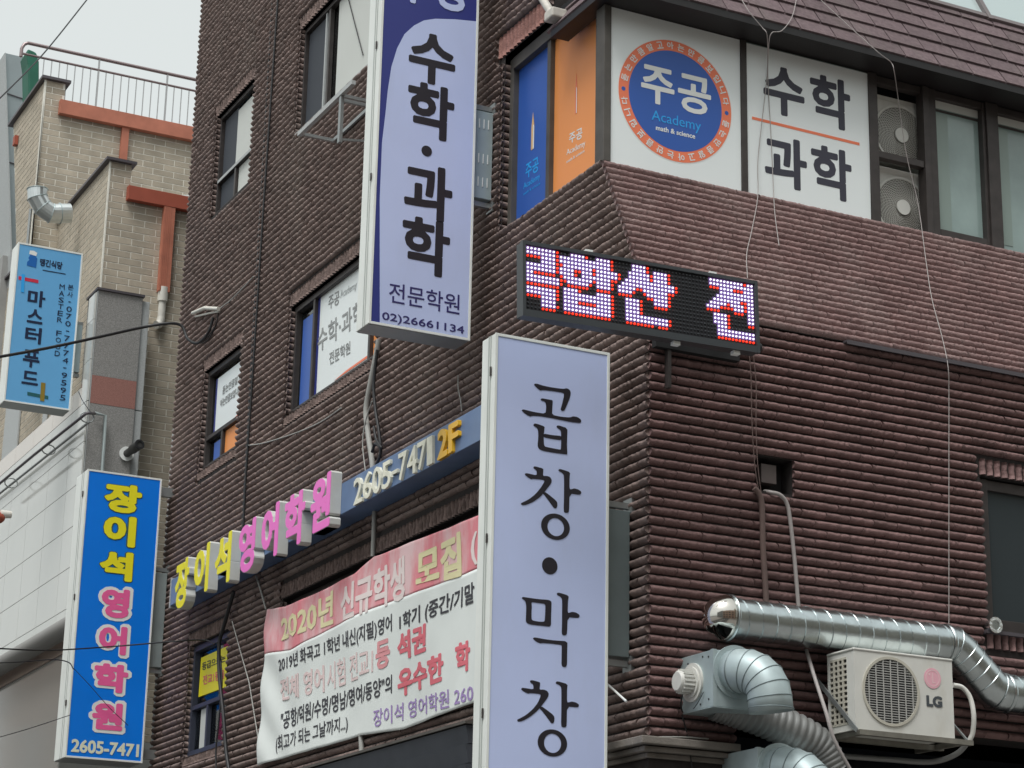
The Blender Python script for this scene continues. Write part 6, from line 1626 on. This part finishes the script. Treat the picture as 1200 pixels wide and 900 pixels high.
# sheet elbow vent on the upper block
ve = thing('vent_elbow', 'segmented silver vent elbow over the sloping parapet at upper left', 'vent', (-1.0086,13.2,11.6562))
pts = [(-0.5897,13.6,11.6241), (-0.7124,13.5,11.7045), (-0.8445,13.4,11.6439), (-0.98,13.3,11.6397), (-1.0884,13.2,11.7087), (-1.1327,13.15,11.8187)]
M_al = mat('aluminium_sheet', (0.62, 0.66, 0.66), 0.3, metal=0.8, var=0.1)
pts = [(-0.6544,13.3,11.6467), (-0.7832,13.3,11.6213), (-0.8901,13.3,11.6003), (-1.0032,13.3,11.658), (-1.0775,13.3,11.769), (-1.0871,13.3,11.8816)]
MB().tube(pts, 0.125, 20, smooth=False).build('elbow', M_al, ve)
jm = MB()
for i in range(1, 6): collar(jm, pts[i], Vector(pts[min(i + 1, 5)]) - Vector(pts[i - 1]), .126, .012, .008)
jm.each('seam', M_galv2, ve)
MB().tube([(-1.1498,13.3,11.6062), (-1.1496,13.3,10.984)], 0.02, 6).build('stay', M_soffit, ve)
MB().box(*[c for c in ((-0.84,15.785,13.6019)[0] - .05, (-0.84,15.785,13.6019)[1] - .04, (-0.84,15.7604,13.529)[2] - .06, (-0.84,15.785,13.6019)[0], (-0.84,15.785,13.6019)[1] + .06, (-0.84,15.785,13.6019)[2])]).build('drain_spout', M_redd, tb)
# bright skylight dome seen over the lower red trim
sd_ = (0.7851,13.0,12.0359)
MB().prism([(0.5716,13.0,12.0049), (0.9022,13.0,11.9891), (0.8947,13.0,12.1048), (0.7147,13.0,12.0686)], (0, .4, 0)).build('terrace_cover', M_wht, tb)

# railing on the roof
rl_ = thing('railing', 'steel railing with thin upright balusters on the tan roof against the sky', 'railing', (0, 14.8, 13.6))
RY = 14.75
zt2, zt1 = (-0.0265,14.75,14.5214)[2], (-0.0134,14.75,14.3526)[2]
xl = (-1.0509,14.75,14.5267)[0]; xb = (-1.1295,14.75,14.2321)[0]
MB().tube([(xb, RY, zt1 - .05), (xb, RY, zt2 - .10), (xb + .03, RY, zt2 - .03), (xl, RY, zt2), (2.2, RY, zt2)], 0.024, 10).build('handrail', M_rail, rl_)
MB().tube([(xb, RY + .001, zt1), (2.2, RY + .001, zt1)], 0.017, 8).build('mid_rail', M_rail, rl_)
xp = (-0.0652,14.75,14.2519)[0]; dxp = ((0.9003,14.75,14.2423)[0] - xp)
balm = MB().box(-.006, -.006, 13.5 - zt1, .006, .006, 0).mesh('baluster'); balm.materials.append(M_bal)
pstm = MB().box(-.011, -.011, 13.5 - zt2, .011, .011, 0).mesh('post'); pstm.materials.append(M_bal)
k = -7
while xp + k * dxp / 9 < 2.1:
    x = xp + k * dxp / 9
    if k % 9 == 0: o = link('post', pstm, rl_); o.location = Vector((x, RY, zt2)) - base(rl_)
    else: o = link('baluster', balm, rl_); o.location = Vector((x, RY + .002, zt1)) - base(rl_)
    k += 1
MB().box(-.5, 14.6, 13.40, 2.2, 15.2, 13.52).build('roof_slab', M_conc, tb)
# green wrapped post
gq = [(-0.6777,16.0,14.1704),(-0.554,16.0,14.4189),(-0.5933,16.0,14.8811),(-0.6401,16.0,15.0017),(-0.678,16.0,15.0191),(-0.7647,16.0,15.0381),(-0.7829,16.0,14.968),(-0.7447,16.0,14.8064)]
tag(MB().prism(gq, (0, .35, 0)).build('wrapped_post', M_green, bevel=0.02), 'dark green tarpaulin-wrapped post behind the left end of the railing', 'post')
# grey building at the far left
gb_ = thing('grey_brick_building', 'grey brick building with pale steel corner flashing at the far left edge', 'building', (-1, 17, 0))
g0 = [(-0.8725,17.0,15.3702),(-0.5413,17.0,15.3666)]
MB().prism(g0[:2] + [(-0.0633,17.0,12.3935), (0.0144,17.0,8.6662), (-0.2191,17.0,8.6361), (-0.5198,17.0,12.4368)], (0, 3, 0)).build('corner_panel', mat('zinc_flashing', (0.27, 0.31, 0.32), 0.45, metal=0.4, var=0.12, vscale=1.5), gb_)
MB().prism([(-0.8916,16.95,15.3175), (-0.8708,16.95,15.3629), (-0.5166,16.95,12.4209), (-0.2018,16.95,8.6278), (-0.225,16.95,8.6248), (-0.5405,16.95,12.4164)], (0, 3, 0)).build('corner_trim', M_stone, gb_)
for a_, b_ in (((-0.8011,16.99,14.7498), (-0.4618,16.99,14.7053)), ((-0.6591,16.99,13.7059), (-0.547,16.99,13.6898))):
    MB().bar(a_, b_, .012, .012).build('panel_joint', M_cop, gb_)
gw = MB(); P0 = (-0.6224,17.05,13.6041)
gx = P0[0] - .02
tl_ = (-0.8632,17.05,15.3393); bl_ = (-0.5326,17.05,12.4509)
fg = lambda u, v, w: (tl_[0] + (bl_[0] - tl_[0]) * (tl_[2] - v) / (tl_[2] - bl_[2]) - w, 17.05 + u, v)
gwl = MB().add([fg(0, 6, 0), fg(6, 6, 0), fg(6, tl_[2], 0), fg(0, tl_[2], 0)], [(0, 1, 2, 3)]).build('wall', mat('grey_white_mortar', (0.42, 0.44, 0.43), 0.9), gb_)
st = MB(); v = tl_[2] - .05; r_ = 0
while v > 8:
    u = .01 - (TP / 2 if r_ % 2 else 0)
    while u < 5.7:
        tan_brick(st, fg, max(u, .005), u + TL, v); u += TP
    v -= TC; r_ += 1
st.build('brick', M_greyb, gwl, kind='stuff')
MB().box(-0.6, 17.1, 0, 3, 20, tl_[2] - 3).build('body', M_conc, gb_)
# stone strip between tan and brown buildings
st_ = MB().box(0.03, 10.50, 4.2, 0.16, 10.62, (0.0288,10.5,8.268)[2]); st_.build('side_trim', M_stone, bld)
MB().box(0.2, 10.45, 0.1, 2, 10.9, 6).build('gap_panel', M_cable, bld)
# red object at the left edge
rp = (-1.6455,11.2,7.1581)
r_t = thing('wall_lamp', 'small dark red lamp poking in at the left edge beside the tiled wall', 'lamp', rp)
MB().tube([(rp[0] - .2, rp[1], rp[2]), (rp[0], rp[1], rp[2]), (rp[0] + .03, rp[1], rp[2])], [.05, .06, .03], 14).build('lamp_body', M_redd, r_t)
MB().tube([(rp[0] - .02, rp[1], rp[2] + .04), (rp[0] + .1, rp[1], rp[2] + .05)], [.05, .04], 12).build('lamp_shade', M_pvc, r_t)

# ------------------------------------------------------------------ across the street (seen in the polished tiles)
ob = thing('brown_rendered_building', 'brown rendered building across the street, mirrored in the shop glazing', 'building', (-16, 45, 0))
MB().box(-24, 34, 0, -11.5, 60, 13.5).build('wall', M_oppb, ob)
for i in range(4):
    for j in range(3):
        MB().box(-11.51, 36 + i * 6, 2.2 + j * 3.6, -11.42, 38.6 + i * 6, 4 + j * 3.6).build('window', M_glassd, ob)
oc = thing('grey_concrete_building', 'grey concrete building across the street, mirrored in the polished tiles', 'building', (-17, 20, 0))
MB().box(-24, 10, 0, -12, 31, 9).build('wall', M_conc, oc)
for i in range(4):
    for j in range(2):
        MB().box(-12.01, 12 + i * 4.8, 2.2 + j * 3.2, -11.93, 14.6 + i * 4.8, 4.0 + j * 3.2).build('window', M_glassd, oc)
up = thing('utility_pole', 'concrete utility pole with transformer and crossarms across the street', 'pole', (-9.2, 30, 0))
MB().tube([(-9.2, 30, 0.1), (-9.2, 30, 13)], [.19, .13], 14).build('pole', M_conc, up)
MB().box(-10.2, 29.94, 11.6, -8.2, 30.06, 11.72).box(-10.0, 29.94, 10.4, -8.4, 30.06, 10.5).build('crossarm', M_soffit, up)
MB().tube([(-8.7, 30.1, 8.9), (-8.7, 30.1, 9.9)], .3, 16).build('transformer', M_grey, up)
wr_ = MB()
for x, z_ in ((-10.1, 11.75), (-8.3, 11.75), (-9.9, 10.55), (-8.5, 10.5)):
    wr_.tube([(x, -40, z_ + 1.2), (x, -10, z_ - .2), (x, 30, z_ + .1), (x, 60, z_ - .3), (x, 90, z_ + .5)], .02, 5)
wr_.build('line_wire', M_cable, up)

for i, (x0, x1, y0, h_, m_, lb_) in enumerate(((-34, -12.5, -17, 14, M_conc, 'added grey concrete block, unseen behind the viewpoint, left of the others'), (-12, 5, -17.5, 13, M_oppb, 'added brown rendered block, unseen behind the viewpoint, middle one'),
                                   (5.5, 26, -16.5, 16, M_tan, 'added tan block, unseen behind the viewpoint, right of the others'))):
    t = thing('unseen_street_building', lb_, 'building', ((x0 + x1) / 2, y0, 0), 'unseen buildings added behind the viewpoint')  # unseen, set close and tall to darken the duct's reflection and the lower wall
    MB().box(x0, y0 - 12, 0, x1, y0, h_).build('wall', m_, t)
    for a in range(int((x1 - x0) // 4)):
        for b in range(int(h_ // 3.4)):
            MB().box(x0 + 1 + a * 4, y0 + .01, 1.4 + b * 3.3, x0 + 3.4 + a * 4, y0 + .06, 3.1 + b * 3.3).build('window', M_glassd, t)
